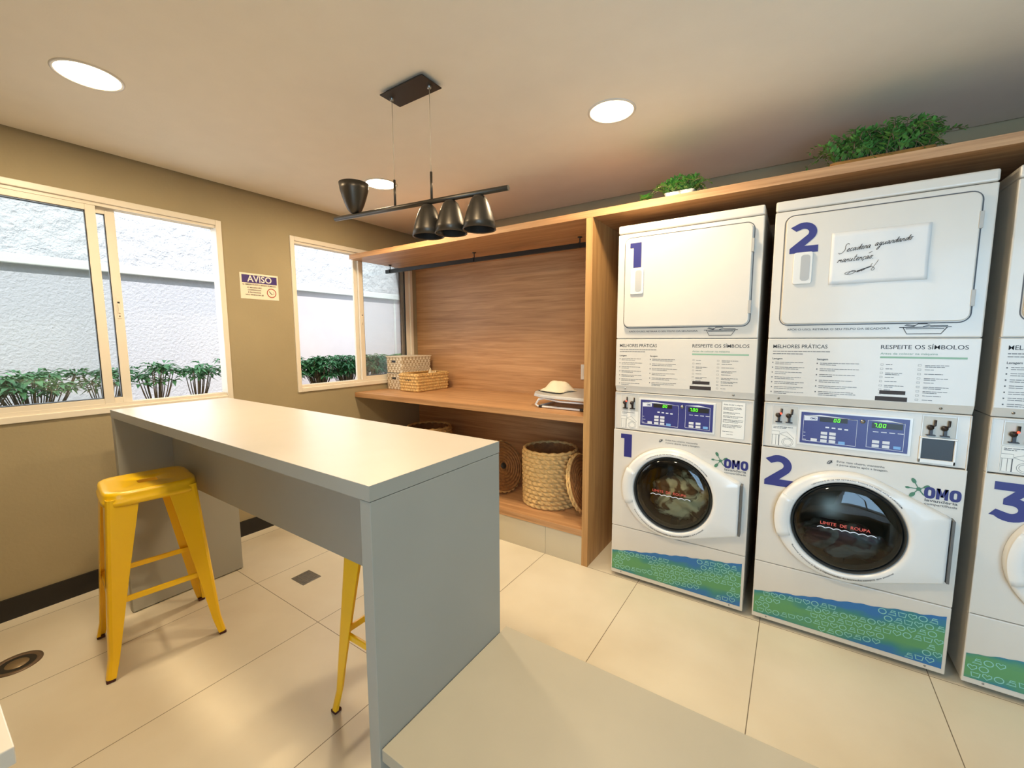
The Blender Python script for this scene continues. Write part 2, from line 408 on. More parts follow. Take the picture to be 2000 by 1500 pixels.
# outlet
so = thing('wall_socket', 'white wall socket plate on the oak back panel beside the upright', 'socket', (1.84, 0, 1.125))
MB().box((-.038, -.009, -.059), (.038, 0, .059)).build('plate', m_white2, so, bevel=.003)
MB().box((-.02, -.0105, -.03), (.02, -.009, .03)).build('socket_face', m_white, so, bevel=.001)

def strap_mat():
    m, t, b = new_mat('beige_strap_weave'); L = t.links
    tc = t.nodes.new('ShaderNodeTexCoord'); ck = t.nodes.new('ShaderNodeTexChecker'); ck.inputs['Scale'].default_value = 1
    mp = t.nodes.new('ShaderNodeMapping'); mp.inputs['Scale'].default_value = (48, 48, 34); mp.inputs['Location'].default_value = (.13, .17, .11)
    L.new(tc.outputs['Object'], mp.inputs[0]); L.new(mp.outputs[0], ck.inputs['Vector'])
    ck.inputs[1].default_value = (*lin((226, 214, 192)), 1); ck.inputs[2].default_value = (*lin((186, 164, 132)), 1)
    L.new(ck.outputs[0], b.inputs['Base Color']); b.inputs['Roughness'].default_value = .7
    return m
m_strap = strap_mat()
# ------------------------------------------------------------------ woven things
def woven(mb, perim, length, z0, z1, rowh, lumpw, amp, mi=0, taper=0, slant=.5, res=5, zc=0):
    """braided wall following a closed outline; perim(s) -> x, y, nx, ny"""
    nr = max(2, round((z1-z0)/rowh)); nl = max(6, round(length/lumpw)); na = nl*res; nz = nr*res
    rings = []
    for j in range(nz+1):
        v = j/nz; row = min(int(v*nr), nr-1); fv = v*nr-row; ring = []
        for i in range(na):
            s = i/na; u = s*nl+(.5 if row % 2 else 0)+slant*(fv-.5)
            fu = u-math.floor(u)
            d = amp*(math.sin(PI*fv)**.6)*(-.1+1.1*math.sin(PI*fu)**.8) if 0 < fv < 1 else 0
            x, y, nx, ny = perim(s); k = 1+taper*v
            ring.append(mb.bm.verts.new((x*k+nx*d, y*k+ny*d, z0+(z1-z0)*v)))
        rings.append(ring)
    for j in range(nz):
        for i in range(na): mb.face([rings[j][i], rings[j][(i+1) % na], rings[j+1][(i+1) % na], rings[j+1][i]], mi, True)
    return rings
def circ(R):
    return (lambda s: (R*math.cos(2*PI*s), R*math.sin(2*PI*s), math.cos(2*PI*s), math.sin(2*PI*s))), 2*PI*R
def rrect(w, d, r):
    segs = [(w-2*r, 0), (r*PI/2, 1), (d-2*r, 0), (r*PI/2, 1), (w-2*r, 0), (r*PI/2, 1), (d-2*r, 0), (r*PI/2, 1)]; L = sum(q[0] for q in segs)
    def f(s):
        t = s*L; x, y, a = -w/2+r, -d/2, 0.0
        for ln, c in segs:
            tt = min(t, ln)
            if not c: x += math.cos(a)*tt; y += math.sin(a)*tt
            else:
                th = tt/r; cx, cy = x-math.sin(a)*r, y+math.cos(a)*r; a2 = a+th; x, y = cx+math.sin(a2)*r, cy-math.cos(a2)*r; a = a2
            t -= tt
            if t <= 1e-9: break
        return x, y, math.sin(a), -math.cos(a)
    return f, L
def hamper(loc, label, R=.18, Hh=.4, m=None):
    r = thing('wicker_hamper', label, 'basket', loc, 0, 'round wicker hampers on the low shelf'); f, L = circ(R)
    b = MB(); woven(b, f, L, 0, Hh-.02, .031, .044, .021, taper=.03, slant=.7, res=6); b.build('body', m or m_wicker, r, recalc=False)
    b = MB(); f2, L2 = circ(R*.965); b.lathe([(R*.97, 0.004), (0.001, .004)], 40); b.lathe([(R*.955, .004), (R*.985, Hh-.015)], 40); b.build('lining', m_wicker_d, r)
    b = MB(); n = 60
    pth = [(R*1.03*math.cos(2*PI*k/n), R*1.03*math.sin(2*PI*k/n), Hh-.012+.002*math.sin(k*2)) for k in range(n+1)]
    b.tube(pth, [.011+.0025*math.sin(k*1.9) for k in range(n+1)], 8); b.build('rim', m or m_wicker, r); return r
def lid(loc, rot, label, R=.19, hole=False):
    r = thing('hamper_lid', label, 'basket lid', loc, 0, 'woven hamper lids'); r.rotation_euler = rot
    b = MB(); nr = 8; res = 5; n = 150; rings = []
    for j in range(nr*res+1):
        v = j/(nr*res); row = min(int(v*nr), nr-1); fv = v*nr-row; rr = .012+(R-.012)*v; ring = []
        nl = max(5, round(2*PI*rr/.045))
        for i in range(n):
            a = 2*PI*i/n; u = (a/(2*PI)*nl+row*.5+.4*fv) % 1
            d = .009*(max(0, math.sin(PI*fv))**.5)*(.4+.6*max(0, math.sin(PI*u))**.5)
            ring.append(b.bm.verts.new((rr*math.cos(a), rr*math.sin(a), .012+d)))
        rings.append(ring)
    for j in range(len(rings)-1):
        for i in range(n): b.face([rings[j][i], rings[j][(i+1) % n], rings[j+1][(i+1) % n], rings[j+1][i]], 0, True)
    b.face(rings[0]); b.lathe([(R, .012), (R, -.006), (.001, -.006)], 60)
    b.build('disc', m_wicker_d, r)
    f, L = circ(R-.002); b = MB(); woven(b, f, L, -.012, .018, .03, .045, .013); b.build('braided_edge', m_wicker, r, recalc=False)
    if hole:
        b = MB(); b.lathe([(.001, .03), (.02, .03), (.024, .024), (.02, .012)], 20); b.build('knob', m_dark, r)
    return r
hamper((1.775, -.44, .224), 'round wicker hamper without lid on the low shelf beside the oak upright')
lid((2.045, -.5, .424), (0, math.radians(74), math.radians(0)), 'round woven lid leaning between the open hamper and the oak upright')
lid((1.37, -.47, .418), (0, math.radians(68), math.radians(-14)), 'round woven lid with dark knob leaning left of the open hamper', hole=True)
hamper((.5, -.36, .224), 'round wicker hamper deepest in the shelf corner by the window wall')

def tub(name, label, loc, w, d, h, m, rowh, lumpw, amp, rz=0, taper=.05, slant=.5, group=None, slot=True, rim=.006, r=.012):
    t = thing(name, label, 'box' if 'box' in name else 'basket', loc, rz, group); f, L = rrect(w, d, r)
    b = MB(); woven(b, f, L, 0, h, rowh, lumpw, amp, taper=taper, slant=slant, res=4); b.build('body', m, t, recalc=False)
    b = MB(); b.box((-w/2+.004, -d/2+.004, .001), (w/2-.004, d/2-.004, .006)); b.build('base', m, t)
    n = 60; b = MB(); b.tube([(f(k/n)[0]*(1+taper), f(k/n)[1]*(1+taper), h) for k in range(n+1)], rim, 6); b.build('rim', m, t)
    return t
for k, (z, lb) in enumerate(((.925, 'beige woven storage box, lower of the stacked pair by the window'), (1.078, 'beige woven storage box with lid, top of the pair by the window'))):
    t = tub('storage_box', lb, (.135, -.24, z), .2, .36, .143, m_strap, .018, .018, .0045, slant=0, taper=.03, group='beige woven boxes stacked on the counter')
    b = MB(); b.box((-.025, -.19, .095), (.025, -.184, .113)); b.build('handle_slot', m_dark, t, bevel=.002)
    if k:
        b = MB(); b.box((-.108, -.19, .143), (.108, .19, .152)); b.build('lid', m_beige, t, bevel=.003)
tb = tub('wicker_basket', 'rectangular wicker basket with bag inside, in front of beige boxes', (.375, -.28, .925), .215, .38, .155, m_wicker, .024, .03, .013, taper=.05)
b = MB(); b.prism([(-.028, .118), (.028, .118), (.034, .1), (0, .088), (-.034, .1)], -.2, -.192); b.build('handle_hole', m_dark, tb)
def cloth(name, label, cat, loc, w, d, h, seed, m, rz=0, fold=9):
    rnd = random.Random(seed); ph = [rnd.uniform(0, 6) for _ in range(8)]; n = 34; b = MB(); g = []
    for i in range(n+1):
        row = []
        for j in range(n+1):
            u, v = i/n*2-1, j/n*2-1; e = max(0, 1-(abs(u)**3+abs(v)**3)/1.1)
            z = h*e*(.62+.2*math.sin(fold*.5*u+2*v+ph[0])+.16*math.sin(fold*v-3*u+ph[1])+.1*math.sin(fold*1.3*(u+v)+ph[2]))
            k = 1-.12*math.sin(3*math.atan2(v, u)+ph[3])
            row.append(b.bm.verts.new((u*w/2*k, v*d/2*k, max(.001, z))))
        g.append(row)
    for i in range(n):
        for j in range(n): b.face([g[i][j], g[i+1][j], g[i+1][j+1], g[i][j+1]], 0, True)
    ring = [g[i][0] for i in range(n+1)]+[g[n][j] for j in range(1, n+1)]+[g[i][n] for i in range(n-1, -1, -1)]+[g[0][j] for j in range(n-1, 0, -1)]
    b.face(ring[::-1])
    o = b.build(name, m); o.location = loc; o.rotation_euler = (0, 0, rz); return tag(o, label, cat)
cloth('paper_bag', 'crumpled pale bag poking out of the wicker basket', 'bag', (.385, -.2, .935), .16, .26, .175, 3, mat('kraft_paper', (216, 196, 158), .8, bump=.4, bscale=25))

# ------------------------------------------------------------------ ironing board on the counter
ib = thing('ironing_board', 'small folded ironing board with silver cover lying on the counter', 'ironing board', (1.93, -.48, .925))
out = [(-.235, -.05), (-.21, -.1), (-.15, -.135), (-.06, -.15), (.2, -.155), (.2, .155), (-.06, .15), (-.15, .135), (-.21, .1), (-.235, .05)]
b = MB(); lo = [b.bm.verts.new((x, y, .08+y*.08)) for x, y in out]; hi = [b.bm.verts.new((x*.985, y*.96, .101+y*.08)) for x, y in out]
b.face(lo[::-1]); b.face(hi)
for i in range(len(out)): b.face([lo[i], lo[(i+1) % len(out)], hi[(i+1) % len(out)], hi[i]])
b.build('board', mat('silver_cover', (188, 186, 182), .45, metal=.2, bump=.3, bscale=30), ib, bevel=.004)
b = MB()
b.tube([(-.1, -.12, .069), (-.16, -.12, .055), (-.185, -.12, .02), (-.165, -.12, .0085), (.2, -.12, .0085)], .0075, 8)
b.tube([(-.1, .12, .085), (-.16, .12, .06), (-.185, .12, .02), (-.165, .12, .0085), (.2, .12, .0085)], .0075, 8)
b.tube([(-.165, -.12, .0085), (-.165, .12, .0085)], .0075, 8); b.tube([(-.12, -.13, .066), (.0, -.13, .052), (.2, -.13, .054)], .006, 8)
b.build('leg_frame', m_white2, ib)
for x in (-.145, .155):
    b = MB(); b.tube([(x-.012, -.12, .0095), (x+.012, -.12, .0095)], .0095, 10); b.build('rubber_foot', m_dark, ib)
cloth('folded_cloth', 'cream cloth heaped on the silver ironing board', 'cloth', (1.83, -.45, 1.0275), .24, .2, .085, 21, m_cloth, rz=-.25, fold=4)

# ------------------------------------------------------------------ tables
tang = math.radians(.0535)
tb = thing('high_table', 'tall narrow grey counter table standing in front of the windows', 'table', (.425, -2.432, 0), tang)
L_, W_, T_ = 1.958, .5156, 1.045
MB().box((.0006, .0006, T_-.038), (L_-.0006, W_-.0006, T_)).build('tabletop', m_greytop, tb)
q = MB(); q.box((0, 0, T_-.038), (L_, .0006, T_-.0004)); q.box((0, W_-.0006, T_-.038), (L_, W_, T_-.0004)); q.box((0, .0006, T_-.038), (.0006, W_-.0006, T_-.0004)); q.box((L_-.0006, .0006, T_-.038), (L_, W_-.0006, T_-.0004)); q.build('tabletop_edge', m_grey, tb)  # added strips in the base grey keep the painted sheen off the edges
MB().box((0, .001, 0.006), (.038, W_-.001, T_-.0398)).build('end_panel', m_grey, tb, bevel=.001)
MB().box((L_-.038, .001, 0.006), (L_, W_-.001, T_-.0398)).build('end_panel', m_grey, tb, bevel=.001)
MB().box((.038, .222, .64), (L_-.038, .24, T_-.038)).build('modesty_panel', m_grey, tb)
for x in (.019, L_-.019):
    for y in (.1, W_-.1):
        MB().lathe([(.0, 0), (.014, 0), (.014, .006), (0, .006)], 12, (x, y, 0)).build('foot', m_dark, tb)
bn = thing('low_bench', 'low wide grey bench butted against the end of the tall table', 'bench', (2.3838, -2.425, 0), tang)
MB().box((0.001, 0, .338), (1.7, .544, .3704)).build('bench_top', m_bench, bn, bevel=.0012)
MB().box((.03, .03, 0), (.062, .514, .338)).build('end_panel', m_grey, bn, bevel=.001)
MB().box((1.63, .03, 0), (1.662, .514, .338)).build('end_panel', m_grey, bn, bevel=.001)
MB().box((.062, .26, .06), (1.63, .29, .338)).build('modesty_panel', m_grey, bn)
lc = thing('white_counter', 'edge of a white counter top at lower left corner of the photo', 'counter', (1.2, -2.966, 0))
MB().box((0, -.55, .72), (1.0, 0, .75)).build('worktop', m_white, lc, bevel=.002)
MB().box((.02, -.53, .0), (.98, -.02, .72)).build('body', m_white, lc, bevel=.003)

# ------------------------------------------------------------------ stools
def make_stool(label, loc, rz):
    t = thing('metal_stool', label, 'stool', loc, rz, 'yellow metal stools')
    hw = .155
    # seat pan: rounded square with dished top and a small square hole
    b = MB(); n = 48; hole = .034
    def sq(r, rad, k):
        a = 2*PI*k/n+PI/4; c, s_ = math.cos(a), math.sin(a)
        p = rad; q = (abs(c)**p+abs(s_)**p)**(-1/p); return r*q*c, r*q*s_
    prof = [(hole, 7, .7515), (hole+.002, 7, .7545), (.10, 6, .7545), (.133, 6, .757), (.148, 6, .760), (.156, 6, .755), (.159, 6, .745), (.159, 6, .726), (.163, 6, .722), (.163, 6, .704), (.16, 6, .704), (.157, 6, .72), (.10, 6, .7505), (hole, 7, .7505)]
    R = [[b.bm.verts.new((*sq(r, p, k), z)) for k in range(n)] for r, p, z in prof]
    for i in range(len(R)-1):
        for k in range(n): b.face([R[i][k], R[i][(k+1) % n], R[i+1][(k+1) % n], R[i+1][k]], 0, True)
    for k in range(n): b.face([R[-1][k], R[-1][(k+1) % n], R[0][(k+1) % n], R[0][k]], 0, True)
    b.build('seat', m_yel, t)
    for sx, sy in ((1, 1), (-1, 1), (-1, -1), (1, -1)):
        b = MB(); sec = []
        for k in range(11):
            v = k/10; z = .722*(1-v)+.012
            c = .152+(.2-.152)*v+(.008*max(0, (v-.9)/.1)); wd = .076*(1-v)**1.1+.030
            if v > .86: wd = .037-.006*(v-.86)/.14
            rr = .014
            # L-shaped folded sheet with rounded outer corner
            pts = [(c-wd, c), (c-rr, c), (c-.3*rr, c-.3*rr), (c, c-rr), (c, c-wd)]
            th = .0035 if v < .84 else .0035+.01*(v-.84)/.16
            inn = [(c-th, c-wd), (c-th, c-rr-.002), (c-rr-.002, c-th), (c-wd, c-th)]
            # raised rib along the corner lower down
            sec.append([b.bm.verts.new((sx*x, sy*y, z)) for x, y in pts+inn])
        for i in range(10):
            m_ = len(sec[0])
            for k in range(m_): b.face([sec[i][k], sec[i][(k+1) % m_], sec[i+1][(k+1) % m_], sec[i+1][k]], 0, False)
        b.face(sec[0]); b.face(sec[-1][::-1])
        lg = b.build('leg', m_yel, t, bevel=.0015)
        b = MB(); c = .2035
        b.box((min(sx*(c-.024), sx*(c+.004)), min(sy*(c-.024), sy*(c+.004)), 0), (max(sx*(c-.024), sx*(c+.004)), max(sy*(c-.024), sy*(c+.004)), .0125)); b.build('rubber_foot', mat('dark_red_rubber', (70, 24, 20), .6), lg, bevel=.003)
    zc = .31; c = .167
    for a, d in (((-c, -c), (c, -c)), ((c, -c), (c, c)), ((c, c), (-c, c)), ((-c, c), (-c, -c))):
        b = MB(); A = Vector((*a, zc)); D = Vector((*d, zc)); n_ = (D-A).normalized(); nn = Vector((n_.y, -n_.x, 0))
        vs = []
        for P_ in (A, D):
            vs.append([b.bm.verts.new(P_+nn*o1+Vector((0, 0, o2))) for o1, o2 in ((-.006, -.012), (.006, -.012), (.006, .012), (-.006, .012))])
        for k in range(4): b.face([vs[0][k], vs[0][(k+1) % 4], vs[1][(k+1) % 4], vs[1][k]])
        b.face(vs[0][::-1]); b.face(vs[1]); b.build('footrest', m_yel, t, bevel=.003)
    return t
make_stool('yellow metal stool standing left, its seat partly under the tall table', (.776, -2.408, 0), math.radians(-7.8))
make_stool('yellow metal stool tucked behind the tall table, only one leg showing', (2.021, -2.003, 0), math.radians(1))

# ------------------------------------------------------------------ floor drains
fd = thing('floor_drain', 'square steel floor drain set in the tiles behind the table', 'drain', (.882, -1.763, 0), math.radians(1))
b = MB(); b.box((-.062, -.055, 0), (.062, .055, .0025)); b.build('plate', m_steel, fd, bevel=.0008)
b = MB()
for i in range(5):
    for j in range(3): b.box((-.052+i*.0215, -.045+j*.031, .0025), (-.052+i*.0215+.016, -.045+j*.031+.022, .0029))
b.build('slot', mat('drain_slot', (104, 100, 94), .5), fd)
fd = thing('floor_drain', 'round dark floor drain near the window wall at left edge', 'drain', (.478, -2.822, 0))
MB().lathe([(.078, 0), (.078, .003), (.062, .005), (.058, .001), (.03, .0006)], 40).build('rim', mat('oxidised_metal', (120, 100, 80), .5, metal=.5), fd)
MB().lathe([(.062, .0012), (.036, .0014)], 40).build('well', m_dark, fd)
MB().lathe([(.036, .0014), (.034, .004), (.0001, .004)], 30).build('cover', mat('brass_cover', (150, 128, 96), .45, metal=.5), fd)

# ------------------------------------------------------------------ ceiling downlights
m_diff = emit('lamp_diffuser', (255, 236, 200), 9)
dl = [((.86, -2.488), 'round recessed ceiling light at left, nearest the large window'), ((2.437, -1.11), 'round recessed ceiling light in front of the machines'),
      ((.866, -1.108), 'round recessed ceiling light behind the pendant bar'), ((2.437, -2.6), 'round recessed ceiling light above the viewer, out of view')]
for (x, y), lb in dl:
    t = thing('recessed_downlight', lb, 'ceiling light', (x, y, H), 0, 'recessed ceiling lights')
    MB().lathe([(.106, -.0005), (.104, -.004), (.096, -.005), (.094, -.001)], 48).build('trim_ring', m_white, t)
    MB().lathe([(.094, -.002), (.0005, -.002)], 48).build('diffuser', m_diff, t)
    area('downlight_lamp', (0, 0, -.012), (0, 0, -1), .18, .18, LAMP_POW, LAMP_COL, t, 'DISK')

# ------------------------------------------------------------------ pendant
A = Vector((1.372, -1.798, 1.938)); B = Vector((2.266, -1.683, 1.938)); dv = (B-A); ln = dv.length; ang = math.atan2(dv.y, dv.x)
pn = thing('pendant_light', 'black bar pendant with four cone shades hanging over the table', 'pendant light', (A.x, A.y, A.z), ang)
MB().tube([(0, 0, 0), (ln, 0, 0)], .0100, 14).build('bar', m_shade, pn)
def pl_(x, y): v = Vector((x, y, 0))-Vector((A.x, A.y, 0)); return v.dot(dv.normalized())
hx = [.36, .552]
for x in hx:
    q = MB(); q.tube([(x, 0, .005), (x, 0, .115)], .005, 8); q.build('rod', m_shade, pn)
    q = MB(); q.tube([(x, 0, .115), (x, 0, .44)], .0013, 6); q.build('cable', mat('clear_cable', (190, 175, 150), .3), pn)
cn = MB(); cn.box((-.122, -.054, 0), (.122, .054, .004)); cn.box((-.1, -.04, .004), (.1, .04, .017)); 
co = cn.build('canopy', m_black, pn, bevel=.001); co.location = (.457, .0, 2.378-1.938); co.rotation_euler = (0, 0, -ang)
for x in hx: MB().lathe([(.008, 0), (.008, -.01), (.003, -.012)], 12, (x, 0, .44)).build('cable_grip', m_steel, pn)
def shade(x, upw):
    s = 1 if upw else -1
    prof = [(.010, 0), (.020, .003), (.031, .015), (.042, .04), (.052, .07), (.0605, .1), (.0645, .128)]
    inner = [(.0605, .128), (.057, .1), (.0505, .07), (.0405, .04), (.029, .016), (.012, .008)]
    o = MB().lathe([(r, s*(h+.008)) for r, h in prof+inner], 36, (x, 0, 0)).build('shade', [m_shade], pn)
    MB().lathe([(.0592, s*.133), (.055, s*.108), (.0485, s*.078), (.0385, s*.048), (.027, s*.024), (.001, s*.016)], 30, (x, 0, 0)).build('lamp_shade_lining', mat('black_lining', (16, 15, 15), .7), o)
    MB().lathe([(.001, s*.085), (.014, s*.08), (.018, s*.065), (.014, s*.045), (.012, s*.02)], 16, (x, 0, 0)).build('bulb', mat('unlit_bulb', (120, 116, 108), .2), o)
shade(.125, True)
for x in (pl_(1.90, -1.73), pl_(2.01, -1.71), pl_(2.14, -1.69)): shade(x, False)

# ------------------------------------------------------------------ wall notice
sg = thing('notice_sign', 'white and violet AVISO notice on the wall between the windows', 'sign', (.0, -1.491, 1.755)); sg.rotation_euler = (0, 0, PI/2)
SW, SH = .129, .0885
b = MB(); b.box((-SW, -.002, -SH), (SW, .0, SH)); b.build('sign_board', mat('cream_sign', (238, 224, 200), .5), sg, bevel=.0008)
b = MB(); b.box((-SW+.012, -.0026, .022), (SW-.010, -.002, SH-.012)); b.build('heading_band', mat('violet_band', (58, 34, 112), .5), sg)
b = MB(); put_text(b, 'AVISO', 0, .030, .062, -.0032, width=.165, bold=.018, center=True); b.build('heading_text', m_white2, sg)
b = MB()
put_text(b, 'O AMBIENTE ESTÁ SENDO FILMADO.', 0, .006, .014, -.003, width=.228, bold=.01, center=True)
for i, (s_, ww) in enumerate((('AS IMAGENS SÃO', .098), ('CONFIDENCIAIS', .088), ('E PROTEGIDAS', .084), ('NOS TERMOS DA LEI', .118))):
    put_text(b, s_, -.038, -.014-.0165*i, .013, -.003, width=ww, bold=.01, center=True)
b.build('body_text', m_inkd, sg)
b = MB(); cx, cz = .078, -.038
b.ribbon([(cx+.03*math.cos(2*PI*k/40), cz+.03*math.sin(2*PI*k/40)) for k in range(40)], .0055, -.003, closed=True)
b.build('warning_circle', mat('sign_red', (168, 52, 34), .5), sg)
b = MB(); b.ribbon([(cx-.016, cz+.012), (cx-.006, cz-.002), (cx+.004, cz-.01)], .005, -.003); b.ribbon([(cx+.004, cz-.01), (cx+.018, cz-.004), (cx+.012, cz+.008)], .0022, -.003)
b.build('camera_symbol', m_inkd, sg)

# ------------------------------------------------------------------ artificial plants on the top board
def fern(label, loc, potw, potd, poth, potm, n, ln, spread, seed, trail=0, name='potted_fern'):
    rnd = random.Random(seed); t = thing(name, label, 'plant', loc)
    f, L = rrect(potw, potd, .02)
    b = MB(); n_ = 40
    prof = [(.82, 0), (1, poth), (.94, poth), (.9, poth-.01)]
    R = [[b.bm.verts.new((f(k/n_)[0]*s, f(k/n_)[1]*s, z)) for k in range(n_)] for s, z in prof]
    for i in range(3):
        for k in range(n_): b.face([R[i][k], R[i][(k+1) % n_], R[i+1][(k+1) % n_], R[i+1][k]], 0, True)
    b.face(R[0]); b.face(R[3]); b.build('pot', potm, t)
    b = MB()
    for q in range(n):
        a = rnd.uniform(0, 2*PI); x0, y0 = rnd.uniform(-.42, .42)*potw, rnd.uniform(-.42, .42)*potd
        dx, dy = math.cos(a)*spread[0], math.sin(a)*spread[1]; hh = ln*rnd.uniform(.45, 1.05); out_ = rnd.uniform(.3, 1)
        drop = rnd.uniform(.0, .5)*ln
        pts = []
        for k in range(9):
            v = k/8; pts.append(Vector((x0+dx*out_*v, y0+dy*out_*v, poth-.01+hh*math.sin(PI*.62*v)*1.0-drop*v*v)))
        for p_ in pts: p_.z = max(p_.z, .012) if abs(p_.y+loc[1]) < .74 else p_.z
        b.tube(pts, .0012, 4, cap=False, mi=1)
        for k in range(1, 9):
            p = pts[k]; d = (pts[k]-pts[k-1]).normalized(); sd = d.cross(Vector((0, 0, 1)))
            if sd.length < .1: sd = Vector((1, 0, 0))
            sd.normalize()
            for sg_ in (-1, 1):
                l = .036*(1.15-.07*k)*rnd.uniform(.7, 1.2); w_ = l*.42
                dd = (sd*sg_*.85+d*.45+Vector((0, 0, rnd.uniform(-.25, .35)))).normalized(); s2 = dd.cross(Vector((0, 0, 1))).normalized()*w_*.5
                vs = [b.bm.verts.new(z_) for z_ in (p, p+dd*l*.45+s2, p+dd*l, p+dd*l*.45-s2)]
                b.face(vs)
    b.build('fronds', [m_fern, m_stem], t, recalc=False); return t
fern('large trailing fern in a brown box planter on the top board', (3.43, -.6, 2.096), .34, .12, .04, mat('wooden_planter', (164, 118, 60), .7), 240, .135, (.15, .13), 5)
fern('small fern in a white pot on the top board, above dryer 1', (2.64, -.64, 2.096), .15, .11, .035, m_white, 90, .085, (.10, .08), 9)
fern('tiny trailing sprig with pale leaves on the edge of the top board', (2.475, -.715, 2.096), .03, .03, .012, m_wicker, 10, .04, (.03, .035), 12, name='plant_sprig')

# ------------------------------------------------------------------ washers and dryers
WID = .683; YM = -.743; DEP = .70; SEAM = 1.088
def num_outline(n, h):
    """bold numeral strokes as filled outline pieces, height h, origin lower left"""
    if n == 1: return [[(.13, 0), (.42, 0), (.42, 1), (0, 1), (0, .80), (.13, .80)]], .42
    if n == 2:
        c = (.36, .665); ro, ri = .335, .125
        pts = [(0.02, .86)]
        for k in range(15):
            a = math.radians(128-k*(128+42)/14); pts.append((c[0]+ro*1.02*math.cos(a), c[1]+ro*math.sin(a)))
        pts += [(.40, .225), (.75, .225), (.75, 0), (.02, 0), (.02, .165)]
        inn = []
        for k in range(11):
            a = math.radians(-38+k*(128+38)/10); inn.append((c[0]+ri*1.1*math.cos(a), c[1]+ri*math.sin(a)))
        return [pts+inn+[(.17, .72)]], .75
    pts = [(.05, 1), (.68, 1), (.68, .84), (.50, .62)]
    for k in range(15):
        a = math.radians(72-k*(72+142)/14); pts.append((.37+.36*math.cos(a), .305+.315*math.sin(a)))
    pts += [(0.0, .12), (.11, .285)]
    for k in range(11):
        a = math.radians(-115+k*(115+75)/10); pts.append((.36+.12*math.cos(a), .31+.105*math.sin(a)))
    pts += [(.22, .425), (.22, .57), (.40, .79), (.05, .79)]
    return [pts], .75
def number_part(n, x, z, h, w, parent, y=-.0012):
    b = MB(); pcs, nw = num_outline(n, h)
    for p in pcs: b.prism([(x+px*w/nw, z+pz*h) for px, pz in p], y, y+.0006)
    o = b.build('number_sticker', m_navy, parent)
    bmt = bmesh.new(); bmt.from_mesh(o.data); bmesh.ops.triangulate(bmt, faces=[f for f in bmt.faces if len(f.verts) > 4]); bmt.to_mesh(o.data); bmt.free()
    return o
def greek(b, x, z, w, n, dz, th, rnd, y, frac=.55):
    for i in range(n):
        ww = w*(rnd.uniform(.85, 1) if i < n-1 else rnd.uniform(.3, .8)); xx = x
        while xx < x+ww-.002:
            l = min(rnd.uniform(.006, .02), x+ww-xx); b.box((xx, y-.0002, z-i*dz-th), (xx+l, y, z-i*dz)); xx += l+.0016
def seven(b, ch, x, z, h, y):
    w_ = h*.5; t_ = h*.13; S = {'0': 'abcdef', '7': 'abc', '1': 'bc'}
    seg = {'a': ((0, h), (w_, h)), 'b': ((w_, h), (w_, h/2)), 'c': ((w_, h/2), (w_, 0)), 'd': ((0, 0), (w_, 0)), 'e': ((0, 0), (0, h/2)), 'f': ((0, h/2), (0, h)), 'g': ((0, h/2), (w_, h/2))}
    for k in S[ch]:
        p, q = seg[k]; b.ribbon([(x+p[0]+p[1]*.12, z+p[1]), (x+q[0]+q[1]*.12, z+q[1])], t_, y)
def hull(P):
    P = sorted(set(P))
    def half(pts):
        h_ = []
        for p in pts:
            while len(h_) > 1 and (h_[-1][0]-h_[-2][0])*(p[1]-h_[-2][1])-(h_[-1][1]-h_[-2][1])*(p[0]-h_[-2][0]) <= 0: h_.pop()
            h_.append(p)
        return h_
    a = half(P); b_ = half(P[::-1]); return a[:-1]+b_[:-1]
def polar(outline, n):
    res = []
    for k in range(n):
        a = 2*PI*k/n; c, s = math.cos(a), math.sin(a); best = 0
        for i in range(len(outline)):
            (x1, z1), (x2, z2) = outline[i], outline[(i+1) % len(outline)]
            den = c*(z2-z1)-s*(x2-x1)
            if abs(den) < 1e-12: continue
            t_ = (x1*(z2-z1)-z1*(x2-x1))/den; u = (x1*s-z1*c)/den
            if t_ > 0 and -1e-6 <= u <= 1+1e-6: best = max(best, t_)
        res.append(best)
    return res
m_drum = mat('drum_steel', (92, 90, 86), .35, metal=.9)
m_rubber = mat('grey_rubber_gasket', (44, 46, 44), .5)
m_panel = mat('navy_membrane', (58, 60, 122), .35)
m_line = mat('white_print', (225, 228, 235), .5)
m_btn = mat('pale_button', (220, 220, 222), .45)
m_btnb = mat('blue_button', (122, 170, 220), .45)
m_led = emit('green_led', (90, 255, 40), 2.2)
m_red = emit('red_led', (255, 60, 40), 4)
m_lever = mat('black_lever', (34, 24, 20), .4)
m_recess = mat('recess_plastic', (205, 200, 188), .5)
m_sticker = mat('sticker_white', (236, 232, 222), .5)
m_logo = mat('logo_navy', (36, 36, 108), .45)
m_green = mat('logo_green', (74, 122, 92), .5)
m_greenbar = mat('sage_bar', (142, 178, 150), .5)
